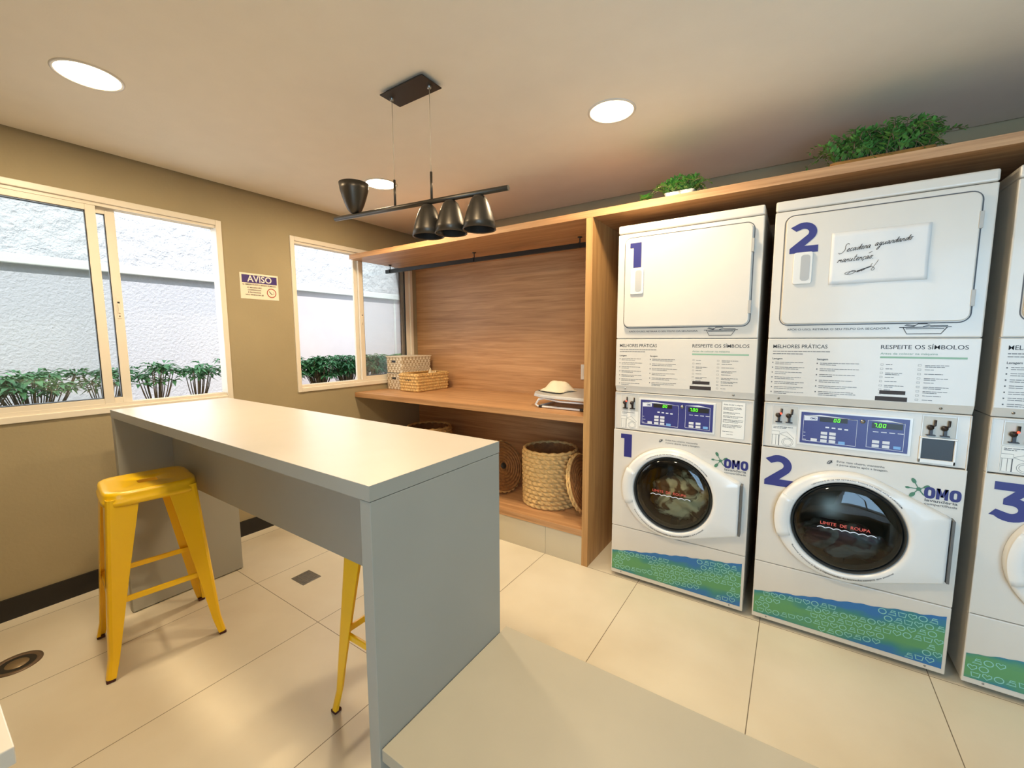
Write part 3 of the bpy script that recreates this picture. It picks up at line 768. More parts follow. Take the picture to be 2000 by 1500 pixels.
def band_mat():
    m, t, b = new_mat('printed_band'); L = t.links
    tc = t.nodes.new('ShaderNodeTexCoord'); mp = t.nodes.new('ShaderNodeMapping'); mp.inputs['Scale'].default_value = (4.5, 1, 9); mp.inputs['Rotation'].default_value = (0, .25, 0)
    n = t.nodes.new('ShaderNodeTexNoise'); n.inputs['Scale'].default_value = 1.1; n.inputs['Detail'].default_value = 3
    L.new(tc.outputs['Object'], mp.inputs[0]); L.new(mp.outputs[0], n.inputs['Vector'])
    sp = t.nodes.new('ShaderNodeSeparateXYZ'); L.new(tc.outputs['Object'], sp.inputs[0])
    # green belt in the middle of the height
    sl = t.nodes.new('ShaderNodeMath'); sl.operation = 'MULTIPLY_ADD'; sl.inputs[1].default_value = -.1; L.new(sp.outputs[0], sl.inputs[0]); L.new(sp.outputs[2], sl.inputs[2])
    s = t.nodes.new('ShaderNodeMath'); s.operation = 'SUBTRACT'; s.inputs[1].default_value = .09; L.new(sl.outputs[0], s.inputs[0])
    a = t.nodes.new('ShaderNodeMath'); a.operation = 'ABSOLUTE'; L.new(s.outputs[0], a.inputs[0])
    k = t.nodes.new('ShaderNodeMath'); k.operation = 'MULTIPLY_ADD'; k.inputs[1].default_value = -4.6; L.new(a.outputs[0], k.inputs[0]); L.new(n.outputs['Fac'], k.inputs[2])
    r = t.nodes.new('ShaderNodeValToRGB'); e = r.color_ramp.elements
    e[0].position = .06; e[0].color = (*lin((46, 112, 170)), 1); e[1].position = .40; e[1].color = (*lin((92, 152, 98)), 1)
    m1 = e.new(.22); m1.color = (*lin((58, 132, 128)), 1)
    L.new(k.outputs[0], r.inputs[0]); L.new(r.outputs[0], b.inputs['Base Color']); b.inputs['Roughness'].default_value = .45
    return m
m_band = band_mat(); m_icon = mat('icon_print', (140, 200, 190), .5)
def icon(b, kind, x, z, s, y, mi):
    if kind == 0: b.ribbon([(x+.5*s*math.cos(2*PI*k/12), z+.45*s*math.sin(2*PI*k/12)) for k in range(12)], s*.13, y, mi, True)
    elif kind == 1: b.ribbon([(x-.5*s, z+.35*s), (x-.38*s, z-.35*s), (x+.38*s, z-.35*s), (x+.5*s, z+.35*s), (x+.2*s, z+.3*s), (x-.2*s, z+.3*s)], s*.13, y, mi, True)
    elif kind == 2: b.ribbon([(x, z-.45*s), (x-.5*s, z+.02*s), (x-.45*s, z+.35*s), (x-.2*s, z+.4*s), (x, z+.2*s), (x+.2*s, z+.4*s), (x+.45*s, z+.35*s), (x+.5*s, z+.02*s)], s*.13, y, mi, True)
    else:
        b.ribbon([(x-.5*s, z-.35*s), (x+.5*s, z-.35*s), (x+.42*s, z+.1*s), (x-.1*s, z+.1*s)], s*.13, y, mi, True); b.ribbon([(x-.2*s, z+.1*s), (x-.1*s, z+.38*s), (x+.4*s, z+.38*s)], s*.13, y, mi)
def lever(parent, x, z, lit):
    # coin mechanism: foot, post, rounded head and the bent arm above it
    b = MB()
    b.box((x-.013, -.012, z), (x+.013, -.001, z+.004)); b.box((x-.0045, -.010, z+.004), (x+.0045, -.002, z+.03))
    b.lathe([(.0001, -.016), (.009, -.014), (.011, -.008), (.009, -.002), (.0001, -.001)], 14, (x-.003, 0, z+.033), 'y')
    b.tube([(x, -.008, z+.036), (x+.009, -.008, z+.042), (x+.0095, -.008, z+.064)], .0042, 8)
    o = b.build('coin_lever', m_lever, parent)
    if lit: MB().lathe([(.0001, -.0045), (.0035, -.003), (.004, 0)], 10, (x+.007, -.012, z+.042), 'y').build('indicator_light', m_red, o)
def machine(n, x0):
    rnd = random.Random(100+n)
    W = WID
    # ---------------- washer
    t = thing('washing_machine', {1: 'white front-loading washer numbered 1, nearest the oak upright', 2: 'white front-loading washer numbered 2, between washers 1 and 3',
              3: 'white front-loading washer numbered 3, cut off by right edge'}[n], 'washing machine', (x0, YM, 0), 0, 'front-loading washers')
    b = MB(); b.box((.002, .0, .022), (.006, DEP, 1.086)); b.box((W-.006, .0, .022), (W-.002, DEP, 1.086)); b.box((.006, DEP-.004, .022), (W-.006, DEP, 1.086)); b.box((.006, .0, 1.08), (W-.006, DEP-.004, 1.086)); b.box((.006, 0.01, .022), (W-.006, DEP-.004, .028))
    b.build('cabinet', m_white, t, bevel=.0015)
    for fx in (.05, W-.05):
        for fy in (.05, DEP-.06): MB().lathe([(.0, 0), (.018, 0), (.018, .008), (.008, .01), (.008, .022)], 12, (fx, fy, 0)).build('foot', m_dark, t)
    ZT = .876; ZB = .312
    MB().box((0, -.004, .022), (W, .02, ZB-.003)).build('lower_panel', m_white, t, bevel=.004, seg=3)
    # front panel with the round opening cut in it
    cx, cz, R = .33, .565, .205
    b = MB(); N = 72; ctr = (cx, cz)
    oc = polar([(-cx, ZB-cz), (W-cx, ZB-cz), (W-cx, ZT-.003-cz), (-cx, ZT-.003-cz)], N)
    def ringv(rad, y): return [b.bm.verts.new((cx+rad(k)*math.cos(2*PI*k/N), y, cz+rad(k)*math.sin(2*PI*k/N))) for k in range(N)]
    # exact corners: nudge nearest samples onto the corners
    cor = [(-cx, ZB-cz), (W-cx, ZB-cz), (W-cx, ZT-.003-cz), (-cx, ZT-.003-cz)]
    outer = [(oc[k]*math.cos(2*PI*k/N), oc[k]*math.sin(2*PI*k/N)) for k in range(N)]
    for c_ in cor:
        k = min(range(N), key=lambda i: (outer[i][0]-c_[0])**2+(outer[i][1]-c_[1])**2); outer[k] = c_
    def ro(y, s=0): return [b.bm.verts.new((cx+p[0]-s*(1 if p[0] > 0 else -1)*0, y, cz+p[1])) for p in outer]
    o0, o1 = ro(-.004), ro(.02); i0 = ringv(lambda k: R, -.004); i1 = ringv(lambda k: R, .02)
    for k in range(N):
        j = (k+1) % N
        b.face([o0[k], o0[j], i0[j], i0[k]]); b.face([o0[k], o1[k], o1[j], o0[j]]); b.face([i0[k], i0[j], i1[j], i1[k]]); b.face([o1[k], i1[k], i1[j], o1[j]])
    b.build('front_panel', m_white, t, bevel=.0025)
    # door body
    hp = hull([(.247*math.cos(2*PI*k/96)*(1.06 if math.cos(2*PI*k/96) < 0 else 1), .243*math.sin(2*PI*k/96)) for k in range(96)]+[(.318, .116), (.318, -.148)])
    N = 144; pr = polar(hp, N); b = MB()
    def rv(f, y): return [b.bm.verts.new((cx+f(k)*math.cos(2*PI*k/N), y, cz+f(k)*math.sin(2*PI*k/N))) for k in range(N)]
    lv = [rv(lambda k: pr[k], -.005), rv(lambda k: pr[k], -.030), rv(lambda k: pr[k]-.004, -.041), rv(lambda k: pr[k]-.014, -.046), rv(lambda k: min(pr[k]-.022, .235+max(0, pr[k]-.25)*.12), -.047),
          rv(lambda k: .224, -.0505), rv(lambda k: .208, -.0505), rv(lambda k: .203, -.047), rv(lambda k: .196, -.026), rv(lambda k: .19, -.006)]
    for i in range(len(lv)-1):
        for k in range(N): b.face([lv[i][k], lv[i][(k+1) % N], lv[i+1][(k+1) % N], lv[i+1][k]], 0, True)
    door = b.build('door', m_white2, t, recalc=True)
    # handle: raised plate on the left sector with edge ridges
    b = MB(); g = []
    for r_, y_ in ((.206, -.051), (.212, -.056), (.244, -.055), (.256, -.046)):
        g.append([b.bm.verts.new((cx+r_*math.cos(a)*1.02, y_, cz+r_*math.sin(a))) for a in [math.radians(154+k*5.3) for k in range(10)]])
    for i in range(3):
        for k in range(9): b.face([g[i][k], g[i][k+1], g[i+1][k+1], g[i+1][k]], 0, True)
    for c_ in (0, 9):
        v0 = [g[i][c_] for i in range(4)]; v1 = [b.bm.verts.new((q.co.x, -.044, q.co.z)) for q in v0]
        for i in range(3): b.face([v0[i], v0[i+1], v1[i+1], v1[i]])
    b.build('door_handle', m_white2, door)
    MB().box((.6485, -.044, cz-.143), (.6575, -.001, cz+.112)).build('hinge_strip', mat('hinge_grey', (96, 94, 90), .4), door, bevel=.001)
    MB().lathe([(.196, -.044), (.190, -.040), (.184, -.018), (.176, .0)], 64, (cx, 0, cz), 'y').build('gasket', m_rubber, door)
    MB().lathe([(.193, -.030), (.178, -.044), (.150, -.050), (.10, -.054), (.001, -.056)], 64, (cx, 0, cz), 'y').build('door_glass', m_door_glass, door)
    b = MB(); b.lathe([(.182, .0), (.215, .03), (.235, .06), (.235, .40), (.001, .41)], 64, (cx, 0, cz), 'y')
    for k in range(3):
        a = 2*PI*k/3+.5; b.box((cx+.2*math.cos(a)-.018, .08, cz+.2*math.sin(a)-.018), (cx+.2*math.cos(a)+.018, .38, cz+.2*math.sin(a)+.018))
    b.build('drum', m_drum, t)
    # glass print
    b = MB(); put_text(b, 'LIMITE  DE  ROUPA', cx-.005, cz+.008, .019, -.0585, width=.17, bold=.012, center=True); b.build('fill_limit_text', mat('red_print', (214, 92, 76), .5), door)
    b = MB(); b.ribbon([(cx-.1+.2*k/80, cz-.004+.0055*abs(math.sin(k/80*PI*7))-.004) for k in range(81)], .0035, -.0585); b.build('fill_limit_line', m_line, door)
    # text round the rim
    def arc(s_, r_, a0, a1, y, size, top):
        V, F = text_mesh(s_, size, .008, abs(a1-a0)*r_); vs = []
        for a_, h_ in V:
            if top: th = a0-a_/r_; rr = r_+h_
            else: th = a0+a_/r_; rr = r_-h_
            vs.append(bt.bm.verts.new((cx+rr*math.cos(th), y, cz+rr*math.sin(th))))
        for f in F: bt.face([vs[i] for i in f])
    bt = MB()
    arc('CERTIFIQUE-SE DE TER RETIRADO TODOS OS ITENS APÓS A LAVAGEM', .2135, math.radians(127), math.radians(38), -.0512, .0075, True)
    arc('Remova o excesso e faça a higienização da borracha sempre que possível', .2225, math.radians(212), math.radians(318), -.0512, .009, False)
    bt.build('rim_text', m_inkd, door)
    # control fascia, set back a little under the dryer lip
    f = MB(); f.box((0, .004, ZT+.001), (W, .024, 1.0855)); fas = f.build('control_fascia', m_white, t, bevel=.003)
    px0, px1, pz0, pz1 = (.146, .508, .912, 1.052); yb = .004
    b = MB(); b.box((px0-.01, yb-.003, pz0-.01), (px1+.01, yb, pz1+.008)); b.build('panel_bezel', m_white2, fas, bevel=.002)
    b = MB(); b.box((px0, yb-.0045, pz0), (px1, yb-.003, pz1)); cp = b.build('control_panel', m_panel, t, bevel=.0005)
    b = MB(); y = yb-.0052
    for (ax, bx_) in ((px0+.01, px0+.197), (px0+.232, px1-.014)):
        b.ribbon([(ax, pz0+.012), (ax, pz1-.014), (bx_, pz1-.018), (bx_, pz0+.008)], .002, y, closed=True)
        b.prism([(ax, pz1-.014), (ax+.06, pz1-.008), (bx_, pz1-.018), (bx_, pz1-.02), (ax+.06, pz1-.016)], y, y+.0004)
    b.prism([(px0+.012, pz1-.037), (px0+.06, pz1-.034), (px0+.06, pz1-.014), (px0+.012, pz1-.014)], y, y+.0004)
    for k in range(3): greek(b, px0+.012, pz0+.05-.016*k, .02, 1, .01, .002, rnd, y)
    for k in range(4): b.box((px0+.09+k*.022, y, pz1-.064-k*.001), (px0+.103+k*.022, y+.0003, pz1-.058-k*.001))
    for k in range(4): b.box((px0+.25+k*.026, y, pz1-.062), (px0+.268+k*.026, y+.0003, pz1-.059))
    b.build('panel_print', m_line, cp)
    MB().box((px0+.068, y-.0002, pz1-.037), (px0+.165, y, pz1-.018)).build('display', m_dark, cp); MB().box((px0+.245, y-.0002, pz1-.045), (px1-.02, y, pz1-.022)).build('display', m_dark, cp)
    b = MB(); seven(b, '0', px0+.118, pz1-.034, .013, y-.0008); seven(b, '0', px0+.131, pz1-.034, .013, y-.0008)
    for k, c_ in enumerate('700'): seven(b, c_, px0+.252+k*.0135+(.002 if k else 0), pz1-.04, .014, y-.0008)
    b.box((px0+.2625, y-.001, pz1-.041), (px0+.2645, y-.0008, pz1-.039)); b.build('display_digits', m_led, cp)
    for bx_, bz, mm in [(px0+.04, .012, m_btn)]+[(px0+.075+.03*i, .012+.017*j, m_btn) for i in range(2) for j in range(3)]+[(px0+.138, .010, m_btnb)]+[(px0+.25+.033*i, .014+.017*j, m_btn) for i in range(2) for j in range(2)]+[(px0+.318, .014, m_btnb)]:
        q = MB(); q.box((bx_, y-.0012, pz0+bz), (bx_+.023, y, pz0+bz+.0125)); q.build('button', mm, cp, bevel=.0012)
    MB().lathe([(.0001, -.006), (.008, -.005), (.009, 0)], 16, (px0+.215, y, pz1-.022), 'y').build('key_lock', m_steel, cp)
    b = MB(); put_text(b, 'OMO', px0+.034, pz1-.030, .012, y-.0006, width=.022, bold=.02); b.build('panel_logo', m_logo, cp)
    # coin slots, left
    def coinbox(xa, full):
        q = MB(); q.box((xa, yb-.0015, .988), (xa+.096, yb, 1.072)); q.ribbon([(xa, .988), (xa, 1.074), (xa+.098, 1.074), (xa+.098, .986)], .003, yb-.003, 1)
        cb = q.build('coin_plate', [m_recess, m_white2], t); cb.location = (0, 0, 0)
        lever(cb, xa+.026, .996, full); lever(cb, xa+.066, .996, False)
        for c_ in cb.children: c_.location = (0, yb-.0015, 0)
        return cb
    coinbox(.036, True)
    q = MB(); q.box((.034, yb-.0008, .884), (.134, yb, .984)); st_ = q.build('instruction_sticker', m_sticker, t)
    q = MB(); greek(q, .042, .975, .08, 2, .006, .0025, rnd, yb-.001)
    yk = yb-.0011
    q.ribbon([(.037, .953), (.068, .953), (.068, .936), (.037, .936)], .0012, yk); q.ribbon([(.04, .936), (.04, .888)], .0012, yk); q.ribbon([(.054, .936), (.054, .888)], .0012, yk)
    q.ribbon([(.066, .936), (.066, .886)], .003, yk); q.ribbon([(.07, .942), (.095, .953), (.124, .925), (.118, .918), (.1, .93), (.07, .94)], .0012, yk, closed=True)
    for rr in (.022, .016): q.ribbon([(.1+rr*math.cos(2*PI*k/24), .905+rr*.85*math.sin(2*PI*k/24)) for k in range(24)], .0011, yk, closed=True)
    q.ribbon([(.036, .886), (.132, .886), (.132, .982), (.036, .982)], .0008, yk, closed=True); q.build('line_drawing', m_ink, st_)
    if n == 1:
        q = MB(); q.box((.545, yb-.0008, .893), (.648, yb, 1.072)); lf_ = q.build('rules_leaflet', m_sticker, t)
        q = MB(); q.ribbon([(.545, .893), (.545, 1.072)], .0016, yb-.001); q.ribbon([(.545, .893), (.648, .893), (.648, 1.072)], .0008, yb-.001)
        put_text(q, 'Antes de usar a máquina:', .553, 1.056, .0095, yb-.001, width=.085, bold=.01)
        for k, nn in enumerate((3, 2, 2, 3, 3, 1)): greek(q, .552, (1.046, 1.021, 1.003, .985, .96, .926)[k], .09, nn, .0062, .0022, rnd, yb-.0009)
        greek(q, .57, .912, .05, 1, .006, .0015, rnd, yb-.0009); q.build('leaflet_text', m_ink, lf_)
    else:
        coinbox(.545, False)
        q = MB(); q.box((.541, yb-.012, .984), (.648, yb, .990)); q.box((.541, yb-.008, .885), (.548, yb, .984)); q.box((.640, yb-.008, .885), (.648, yb, .984)); q.box((.541, yb-.008, .885), (.648, yb, .901)); cw = q.build('coin_cup_frame', m_white2, t, bevel=.002)
        q = MB(); q.box((.548, yb-.001, .901), (.640, yb, .984)); q.build('coin_cup', m_dark, cw)
    # numbers, logo, hint
    if n == 1: number_part(1, .042, .722, .13, .062, t, -.0052)
    else: number_part(n, .016 if n == 2 else .02, .694 if n == 2 else .70, .147, .115, t, -.0052)
    y = -.0052; q = MB(); lx, lz = .552, .775
    for a_, r0_, s_ in ((118, .036, .0085), (178, .034, .0055), (235, .032, .009), (30, .026, .0075)):
        a = math.radians(a_); ex, ez = lx+r0_*math.cos(a), lz+r0_*math.sin(a); q.ribbon([(lx, lz), (ex, ez)], .0032, y)
        q.prism([(ex+s_*1.35*math.cos(2*PI*k/12)*math.cos(a)-s_*.8*math.sin(2*PI*k/12)*math.sin(a), ez+s_*1.35*math.cos(2*PI*k/12)*math.sin(a)+s_*.8*math.sin(2*PI*k/12)*math.cos(a)) for k in range(12)], y-.0002, y)
    q.prism([(lx+.008*math.cos(2*PI*k/10), lz+.008*math.sin(2*PI*k/10)) for k in range(10)], y-.0003, y); q.ribbon([(lx, lz), (lx+.014, lz-.02), (lx+.03, lz-.03)], .0045, y)
    q.build('logo_splash', m_green, t)
    q = MB()
    def letterO(ox): 
        P = [(ox+.0165+.0165*(abs(math.cos(a))**.75)*math.copysign(1, math.cos(a)), lz-.009+.0235*(abs(math.sin(a))**.75)*math.copysign(1, math.sin(a))) for a in [2*PI*k/28 for k in range(28)]]
        I = [(ox+.0165+.0048*(abs(math.cos(a))**.5)*math.copysign(1, math.cos(a)), lz-.009+.0125*(abs(math.sin(a))**.6)*math.copysign(1, math.sin(a))) for a in [2*PI*k/28 for k in range(28)]]
        vo = [q.bm.verts.new((p[0], y-.0004, p[1])) for p in P]; vi = [q.bm.verts.new((p[0], y-.0004, p[1])) for p in I]
        for k in range(28): q.face([vo[k], vo[(k+1) % 28], vi[(k+1) % 28], vi[k]])
    letterO(lx+.016); letterO(lx+.089)
    mx_, z0_, z1_ = lx+.0515, lz-.031, lz+.013
    for P in ([(0, z0_), (.010, z0_), (.010, z1_), (0, z1_)], [(.024, z0_), (.034, z0_), (.034, z1_), (.024, z1_)], [(.0, z1_), (.011, z1_), (.021, z0_+.010), (.013, z0_+.010)], [(.034, z1_), (.023, z1_), (.013, z0_+.010), (.021, z0_+.010)]):
        q.face([q.bm.verts.new((mx_+a_, y-.0004, b_)) for a_, b_ in P])
    q.build('logo_letters', m_logo, t)
    q = MB(); put_text(q, 'lavanderia', lx+.02, lz-.045, .016, y, width=.094, bold=.012); put_text(q, 'compartilhada', lx+.02, lz-.059, .013, y, width=.094, bold=.004); q.build('logo_subtext', m_ink, t)
    q = MB(); put_text(q, 'Evite mau cheiro, mantenha', .285, .842, .0125, y, width=.158, bold=.004); put_text(q, 'a porta aberta após a lavagem.', .285, .828, .0125, y, width=.17, bold=.004)
    q.build('hint_text', m_ink, t)
    q = MB(); q.ribbon([(.26+.009*math.cos(k), .838+.009*math.sin(k*1.3)) for k in range(9)], .003, y); q.build('hint_symbol', m_ink, t)
    # printed band with laundry symbols
    y = -.0050; b = MB(); npt = 60; xa, xb = .006, W-.012
    KP = [(0, .158), (.15, .184), (.3, .212), (.45, .236), (.6, .257), (.69, .272)]
    def tz(x):
        for (p0, q0), (p1, q1) in zip(KP, KP[1:]):
            if x <= p1: return q0+(q1-q0)*(x-p0)/(p1-p0)
        return KP[-1][1]
    top = [(xa+(xb-xa)*k/npt, tz((xb-xa)*k/npt)-.002*math.sin(k*.5)-.0015*math.sin(k*1.3+1)-(.012 if n == 3 else 0)) for k in range(npt+1)]
    zb = .045
    vt = [b.bm.verts.new((p[0], y, p[1])) for p in top]; vb = [b.bm.verts.new((p[0], y, zb)) for p in top]
    for k in range(npt): b.face([vb[k], vb[k+1], vt[k+1], vt[k]])
    yy = y-.0004; s = .025
    for j in range(-3, 9):
        for i in range(21):
            x = xa+.02+i*.0315+(.011 if j % 2 else 0); z = zb+.02+j*.0285+(x-.33)*.1
            if x > xb-.015 or z < zb+.013 or z > top[min(npt, int((x-xa)/(xb-xa)*npt))][1]-.012: continue
            clu = math.sin(i*.62+j*.9)+math.sin(i*.31-j*1.25)
            if clu > -.85 or i > 18: icon(b, [3, 1, 2, 0][(i+j) % 4] if j % 3 else [3, 0, 2][i % 3], x, z, s, yy, 1)
    b.build('patterned_band', [m_band, m_icon], t)
    for sx_ in (.06, W-.06): MB().lathe([(.0001, -.003), (.003, -.002), (.004, 0)], 8, (sx_, -.004, .036), 'y').build('screw', m_steel, t)

    # ---------------- dryer
    t = thing('tumble_dryer', {1: 'white tumble dryer numbered 1, stacked on washer 1', 2: 'white tumble dryer numbered 2, with a handwritten note on its door',
              3: 'white tumble dryer cut off by right edge, stacked on washer 3'}[n], 'tumble dryer', (x0, YM, SEAM), 0, 'stacked tumble dryers')
    TOP = .897; S = .291
    MB().box((.001, .018, .001), (W-.001, DEP, TOP-.045)).build('cabinet', m_white, t, bevel=.002)
    MB().box((0, -.002, TOP-.044), (W, DEP, TOP)).build('top_cap', m_white, t, bevel=.008, seg=3)
    MB().box((0, 0, S+.003), (W, .02, TOP-.047)).build('front_panel', m_white, t, bevel=.005, seg=3)
    dz0, dz1, dx0, dx1 = .357, .822, .045, .64; r_ = .028
    def rr(x0_, x1_, z0__, z1__, r__):
        P = []
        for (cx_, cz_, a0) in ((x1_-r__, z1__-r__, 0), (x0_+r__, z1__-r__, 90), (x0_+r__, z0__+r__, 180), (x1_-r__, z0__+r__, 270)):
            P += [(cx_+r__*math.cos(math.radians(a0+k*15)), cz_+r__*math.sin(math.radians(a0+k*15))) for k in range(7)]
        return P
    b = MB(); b.ribbon(rr(dx0-.006, dx1+.006, dz0-.006, dz1+.006, r_+.006), .004, -.0004, closed=True); b.build('door_gap', m_ink, t)
    b = MB(); b.prism(rr(dx0, dx1, dz0, dz1, r_), -.018, -.001); door = b.build('door', m_white, t, bevel=.0035, seg=3)
    if n == 3:
        b = MB(); b.prism(rr(dx0+.02, dx1-.09, dz0+.09, dz1-.09, .03), -.0195, -.018); b.build('door_window', mat('dark_window', (58, 56, 52), .15), door)
    else:
        b = MB(); b.prism(rr(.078, .148, .528, .664, .01), -.026, -.018); hb = b.build('door_handle', m_white2, door, bevel=.003)
        b = MB(); b.prism(rr(.105, .138, .542, .652, .012), -.0268, -.026); b.build('grip_recess', mat('recess_grey', (176, 176, 174), .5), hb)
        if n == 1: number_part(1, .072, .668, .128, .06, door, -.0192)
        else: number_part(2, .058, .662, .128, .105, door, -.0192)
    for hz in (.44, .72):
        q = MB(); q.box((dx1-.004, -.021, hz-.03), (dx1+.008, -.001, hz+.03)); q.build('hinge', mat('hinge_white', (176, 172, 164), .4), t, bevel=.001)
    # instruction panel with slanted lip
    b = MB(); pts = [(-.001, S), (-.001, .035), (.014, .0), (.022, .0), (.022, S)]
    a0 = [b.bm.verts.new((0, p[0], p[1])) for p in pts]; a1 = [b.bm.verts.new((W, p[0], p[1])) for p in pts]
    b.face(a0); b.face(a1[::-1])
    for i in range(5): b.face([a0[i], a1[i], a1[(i+1) % 5], a0[(i+1) % 5]])
    ip = b.build('instruction_panel', m_white, t, bevel=.003)
    y = -.0014; b = MB()
    put_text(b, 'MELHORES PRÁTICAS', .022, .249, .023, y, width=.2, bold=.004); put_text(b, 'RESPEITE OS SÍMBOLOS', .398, .249, .023, y, width=.252, bold=.004)
    put_text(b, 'Lavagem', .022, .198, .0115, y, bold=.014); put_text(b, 'Secagem', .188, .198, .0115, y, bold=.014)
    b.build('heading_text', m_inkd, ip)
    b = MB()
    greek(b, .022, .236, .22, 2, .011, .0026, rnd, y); b.build('intro_text', m_ink, ip); b = MB()
    for k in range(7):
        greek(b, .034, .186-.0225*k, .115, 2, .0075, .002, rnd, y); b.box((.022, y, .181-.0225*k), (.026, y+.0003, .186-.0225*k))
    b.build('washing_tips_text', m_ink, ip); b = MB()
    for k in range(6):
        greek(b, .2, .186-.025*k, .135, 3 if k == 5 else 2, .0075, .002, rnd, y); b.box((.188, y, .181-.025*k), (.192, y+.0003, .186-.025*k))
    b.build('drying_tips_text', m_ink, ip); b = MB()
    for k in range(8):
        greek(b, .418, .186-.0172*k, .06, 1+(k in (2, 5)), .006, .002, rnd, y); b.ribbon([(.402, .182-.0172*k), (.410, .182-.0172*k), (.410, .188-.0172*k), (.402, .188-.0172*k)], .001, y, closed=True)
    b.build('symbol_list_text', m_ink, ip); b = MB()
    for k in range(9):
        greek(b, .535, .186-.0172*k, .075, 1+(k in (0, 3, 5, 6)), .006, .002, rnd, y); b.ribbon([(.515, .182-.0172*k), (.524, .182-.0172*k), (.524, .188-.0172*k), (.515, .188-.0172*k)], .001, y, closed=True)
    b.build('symbol_list_text', m_ink, ip)
    b = MB(); b.box((.398, y, .211), (.65, y+.0003, .2185)); b.build('green_rule', m_greenbar, ip)
    b = MB(); put_text(b, 'Antes de colocar na máquina', .398, .226, .012, y, width=.17, bold=.004); b.build('subheading_text', mat('green_ink', (112, 150, 128), .5), ip)
    b = MB(); b.box((.405, y-.0003, .064), (.485, y, .079)); b.box((.393, y-.0003, .036), (.492, y, .054)); b.build('dark_label', m_brown, ip)
    for sx_ in (.055, W-.09): MB().lathe([(.0001, -.004), (.004, -.003), (.005, 0)], 10, (sx_, .005, .018), 'y').build('screw', m_steel, ip)
    b = MB(); put_text(b, 'APÓS O USO, RETIRAR O SEU FELPO DA SECADORA', .07, .328, .0115, y, width=.35, bold=.004)
    b.build('reminder_text', m_ink, t)
    b = MB(); bx0 = .448; y -= .0002
    for P in ([(bx0, .342), (bx0+.15, .342)], [(bx0+.012, .341), (bx0+.024, .316), (bx0+.122, .316), (bx0+.138, .341)], [(bx0+.02, .336), (bx0+.13, .336)], [(bx0+.04, .343), (bx0+.055, .355), (bx0+.08, .355), (bx0+.09, .35), (bx0+.07, .344)], [(bx0+.02, .353), (bx0+.045, .349)], [(bx0+.016, .35), (bx0+.04, .345)], [(bx0+.09, .347), (bx0+.14, .347)]):
        b.ribbon([(p_[0], p_[1]-.007) for p_ in P], .0026, y)
    b.build('basin_symbol', m_inkd, t)
    return t
XM = {1: 2.350, 2: 3.074, 3: 3.803}
for n in (1, 2, 3): machine(n, XM[n])

# laundry inside the drums
def laundry(label, x0, m, seed, h, name='laundry'):
    rnd = random.Random(seed); b = MB(); bmesh.ops.create_icosphere(b.bm, subdivisions=5, radius=1)
    from mathutils import noise
    for v in b.bm.verts:
        p = v.co.copy(); d = 1+.28*noise.noise(p*2.2+Vector((seed, 0, 0)))+.16*abs(noise.noise(p*5+Vector((0, seed, 0))))
        v.co = Vector((p.x*.165*d, p.y*.13*d, p.z*h*d))
    for f in b.bm.faces: f.smooth = True
    o = b.build(name, m); o.location = (x0+.33+.02, YM+.20, .565-.215+h*1.05+.0); return tag(o, label, 'laundry')
def cloth_mix(name, c1, c2):
    m, t, b = new_mat(name); L = t.links; tc = t.nodes.new('ShaderNodeTexCoord')
    n = t.nodes.new('ShaderNodeTexNoise'); n.inputs['Scale'].default_value = 7; n.inputs['Detail'].default_value = 2; n.inputs['Distortion'].default_value = 1.5
    r = t.nodes.new('ShaderNodeValToRGB'); r.color_ramp.elements[0].position = .44; r.color_ramp.elements[0].color = (*lin(c1), 1); r.color_ramp.elements[1].position = .52; r.color_ramp.elements[1].color = (*lin(c2), 1)
    L.new(tc.outputs['Object'], n.inputs['Vector']); L.new(n.outputs['Fac'], r.inputs[0]); L.new(r.outputs[0], b.inputs['Base Color']); b.inputs['Roughness'].default_value = .9
    return m
laundry('heap of cream and brown laundry inside the drum of washer 1', XM[1], cloth_mix('cream_brown_fabric', (120, 78, 40), (222, 200, 150)), 4, .13)
laundry('small heap of dark red and grey laundry inside washer 2', XM[2], cloth_mix('dark_red_fabric', (70, 30, 34), (96, 96, 90)), 8, .07)

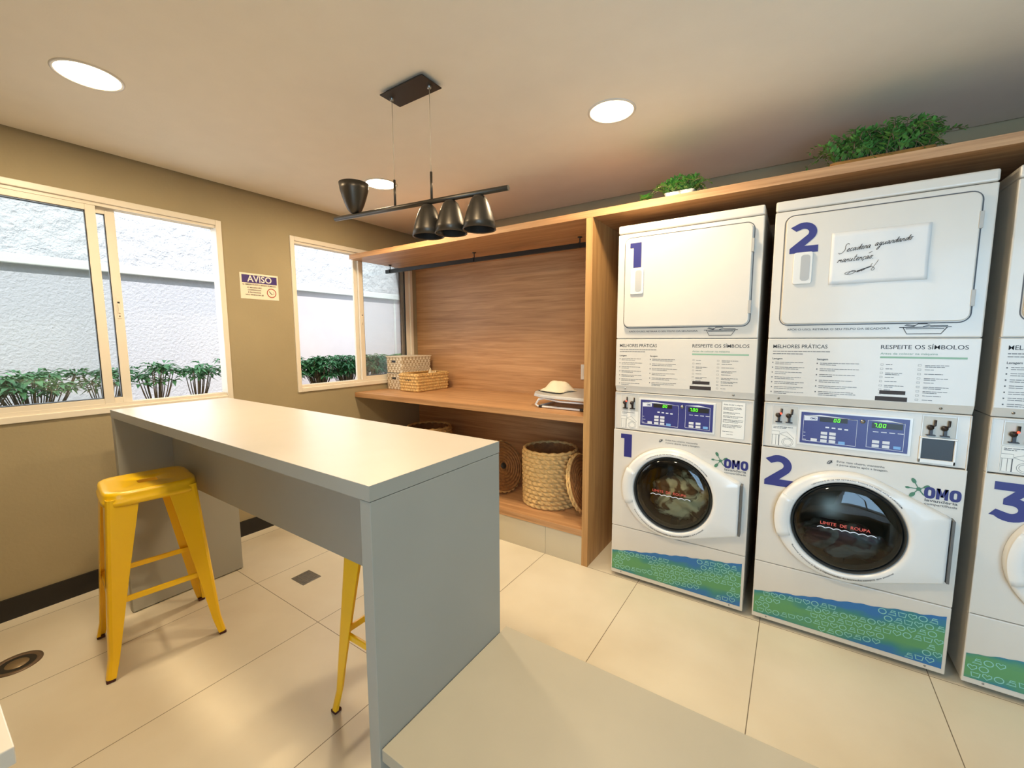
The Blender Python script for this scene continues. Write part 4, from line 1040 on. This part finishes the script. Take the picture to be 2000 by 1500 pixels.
# ------------------------------------------------------------------ handwritten note on dryer 2
nt = thing('paper_note', 'white paper note with handwriting taped to the door of dryer 2', 'note', (XM[2]+.36, YM-.0195, 1.712))
b = MB(); nx, nz = 24, 12; g = []
for j in range(nz+1):
    row = []
    for i in range(nx+1):
        u, v = i/nx*2-1, j/nz*2-1
        row.append(b.bm.verts.new((u*.152, -.0016-.0012*math.sin(u*5+v*2)*abs(v)-.0008*math.sin(u*9)-(.003 if (abs(u) > .8 and v < -.6) else 0)*(abs(u)-.8)*5, v*.106)))
    g.append(row)
for j in range(nz):
    for i in range(nx): b.face([g[j][i], g[j][i+1], g[j+1][i+1], g[j+1][i]], 0, True)
o = b.build('sheet', mat('note_paper', (224, 224, 222), .6), nt)
sm = o.modifiers.new('thickness', 'SOLIDIFY'); sm.thickness = .0004; sm.offset = 1
GL = {
 'S': ([[(1.3, 2.1), (1.0, 2.5), (.55, 2.3), (.5, 1.7), (.8, 1.1), (.75, .4), (.3, -.2), (-.4, -.3), (-.6, .1)]], 1.3),
 'e': ([[(0, .35), (.6, .6), (.6, .95), (.25, .9), (.05, .4), (.3, 0), (.75, .2)]], .75), 'c': ([[(.6, .85), (.3, 1), (0, .5), (.2, 0), (.65, .2)]], .65),
 'a': ([[(.65, .85), (.3, 1), (0, .45), (.2, 0), (.6, .5), (.7, 1), (.65, .1), (.9, .1)]], .9), 'd': ([[(.6, .8), (.25, .9), (0, .4), (.2, 0), (.6, .5), (1.0, 2.0), (.7, .1), (.9, .1)]], .9),
 'o': ([[(.35, 1), (0, .5), (.25, 0), (.6, .45), (.4, 1), (.8, .8)]], .8), 'r': ([[(0, 0), (.2, 1), (.3, .8), (.6, 1), (.55, .3), (.7, .1)]], .7),
 'g': ([[(.65, .85), (.3, 1), (0, .5), (.25, .1), (.6, .6), (.7, 1), (.5, -.8), (.1, -1.2), (-.1, -.8), (.6, .0), (.9, .2)]], .9),
 'u': ([[(0, 1), (.05, .2), (.3, 0), (.6, .5), (.7, 1), (.65, .1), (.85, .1)]], .85), 'n': ([[(0, 0), (.15, 1), (.2, .5), (.5, 1), (.6, .1), (.8, .1)]], .8),
 'm': ([[(0, 0), (.15, 1), (.2, .4), (.45, 1), (.5, .3), (.8, 1), (.9, .1), (1.1, .1)]], 1.1), 't': ([[(.4, 1.8), (.2, .2), (.5, 0), (.7, .2)], [(.05, 1.1), (.7, 1.25)]], .7),
 'ç': ([[(.6, .85), (.3, 1), (0, .5), (.2, 0), (.65, .2)], [(.3, 0), (.3, -.4)]], .65), 'ã': ([[(.65, .85), (.3, 1), (0, .45), (.2, 0), (.6, .5), (.7, 1), (.65, .1), (.9, .1)], [(.2, 1.7), (.9, 2.1)]], .9),
 '.': ([[(.1, .0), (.2, .05)]], .4), ' ': ([], .8)}
def smooth_path(P, it=2):
    for _ in range(it):
        Q = [P[0]]
        for i in range(len(P)-1):
            a, c = P[i], P[i+1]; Q += [(a[0]*.75+c[0]*.25, a[1]*.75+c[1]*.25), (a[0]*.25+c[0]*.75, a[1]*.25+c[1]*.75)]
        P = Q+[P[-1]]
    return P
b = MB()
def write(s_, x, z, k, rot, wtot, wline=.0019):
    tot = sum(GL[c][1]+.1 for c in s_); kx = wtot/tot; px = 0
    for c in s_:
        for P in GL[c][0]:
            pts = []
            for a, h_ in smooth_path(P):
                X = (px+a)*kx+h_*k*.45; Z = h_*k; pts.append((x+X*math.cos(rot)-Z*math.sin(rot), z+X*math.sin(rot)+Z*math.cos(rot)))
            b.ribbon(pts, wline, -.0048)
        px += GL[c][1]+.1
write('Secadora', -.118, .022, .0135, .10, .094); write('aguardando', -.012, .036, .013, .10, .112); write('manutenção.', -.128, -.018, .0135, .06, .118)
b.ribbon(smooth_path([(-.092, -.066), (-.075, -.052), (-.062, -.056), (-.078, -.068), (-.1, -.068), (-.1, -.06), (-.07, -.055), (-.06, -.063), (-.045, -.052), (-.05, -.06), (-.035, -.05)]), .0018, -.0048)
b.ribbon([(-.062, -.058), (-.018, -.042)], .0042, -.0048); b.ribbon(smooth_path([(-.014, -.03), (-.02, -.04), (-.004, -.05), (-.012, -.06), (-.018, -.055), (-.004, -.035), (.004, -.018)]), .0014, -.0048)
b.build('handwriting', m_inkd, nt)
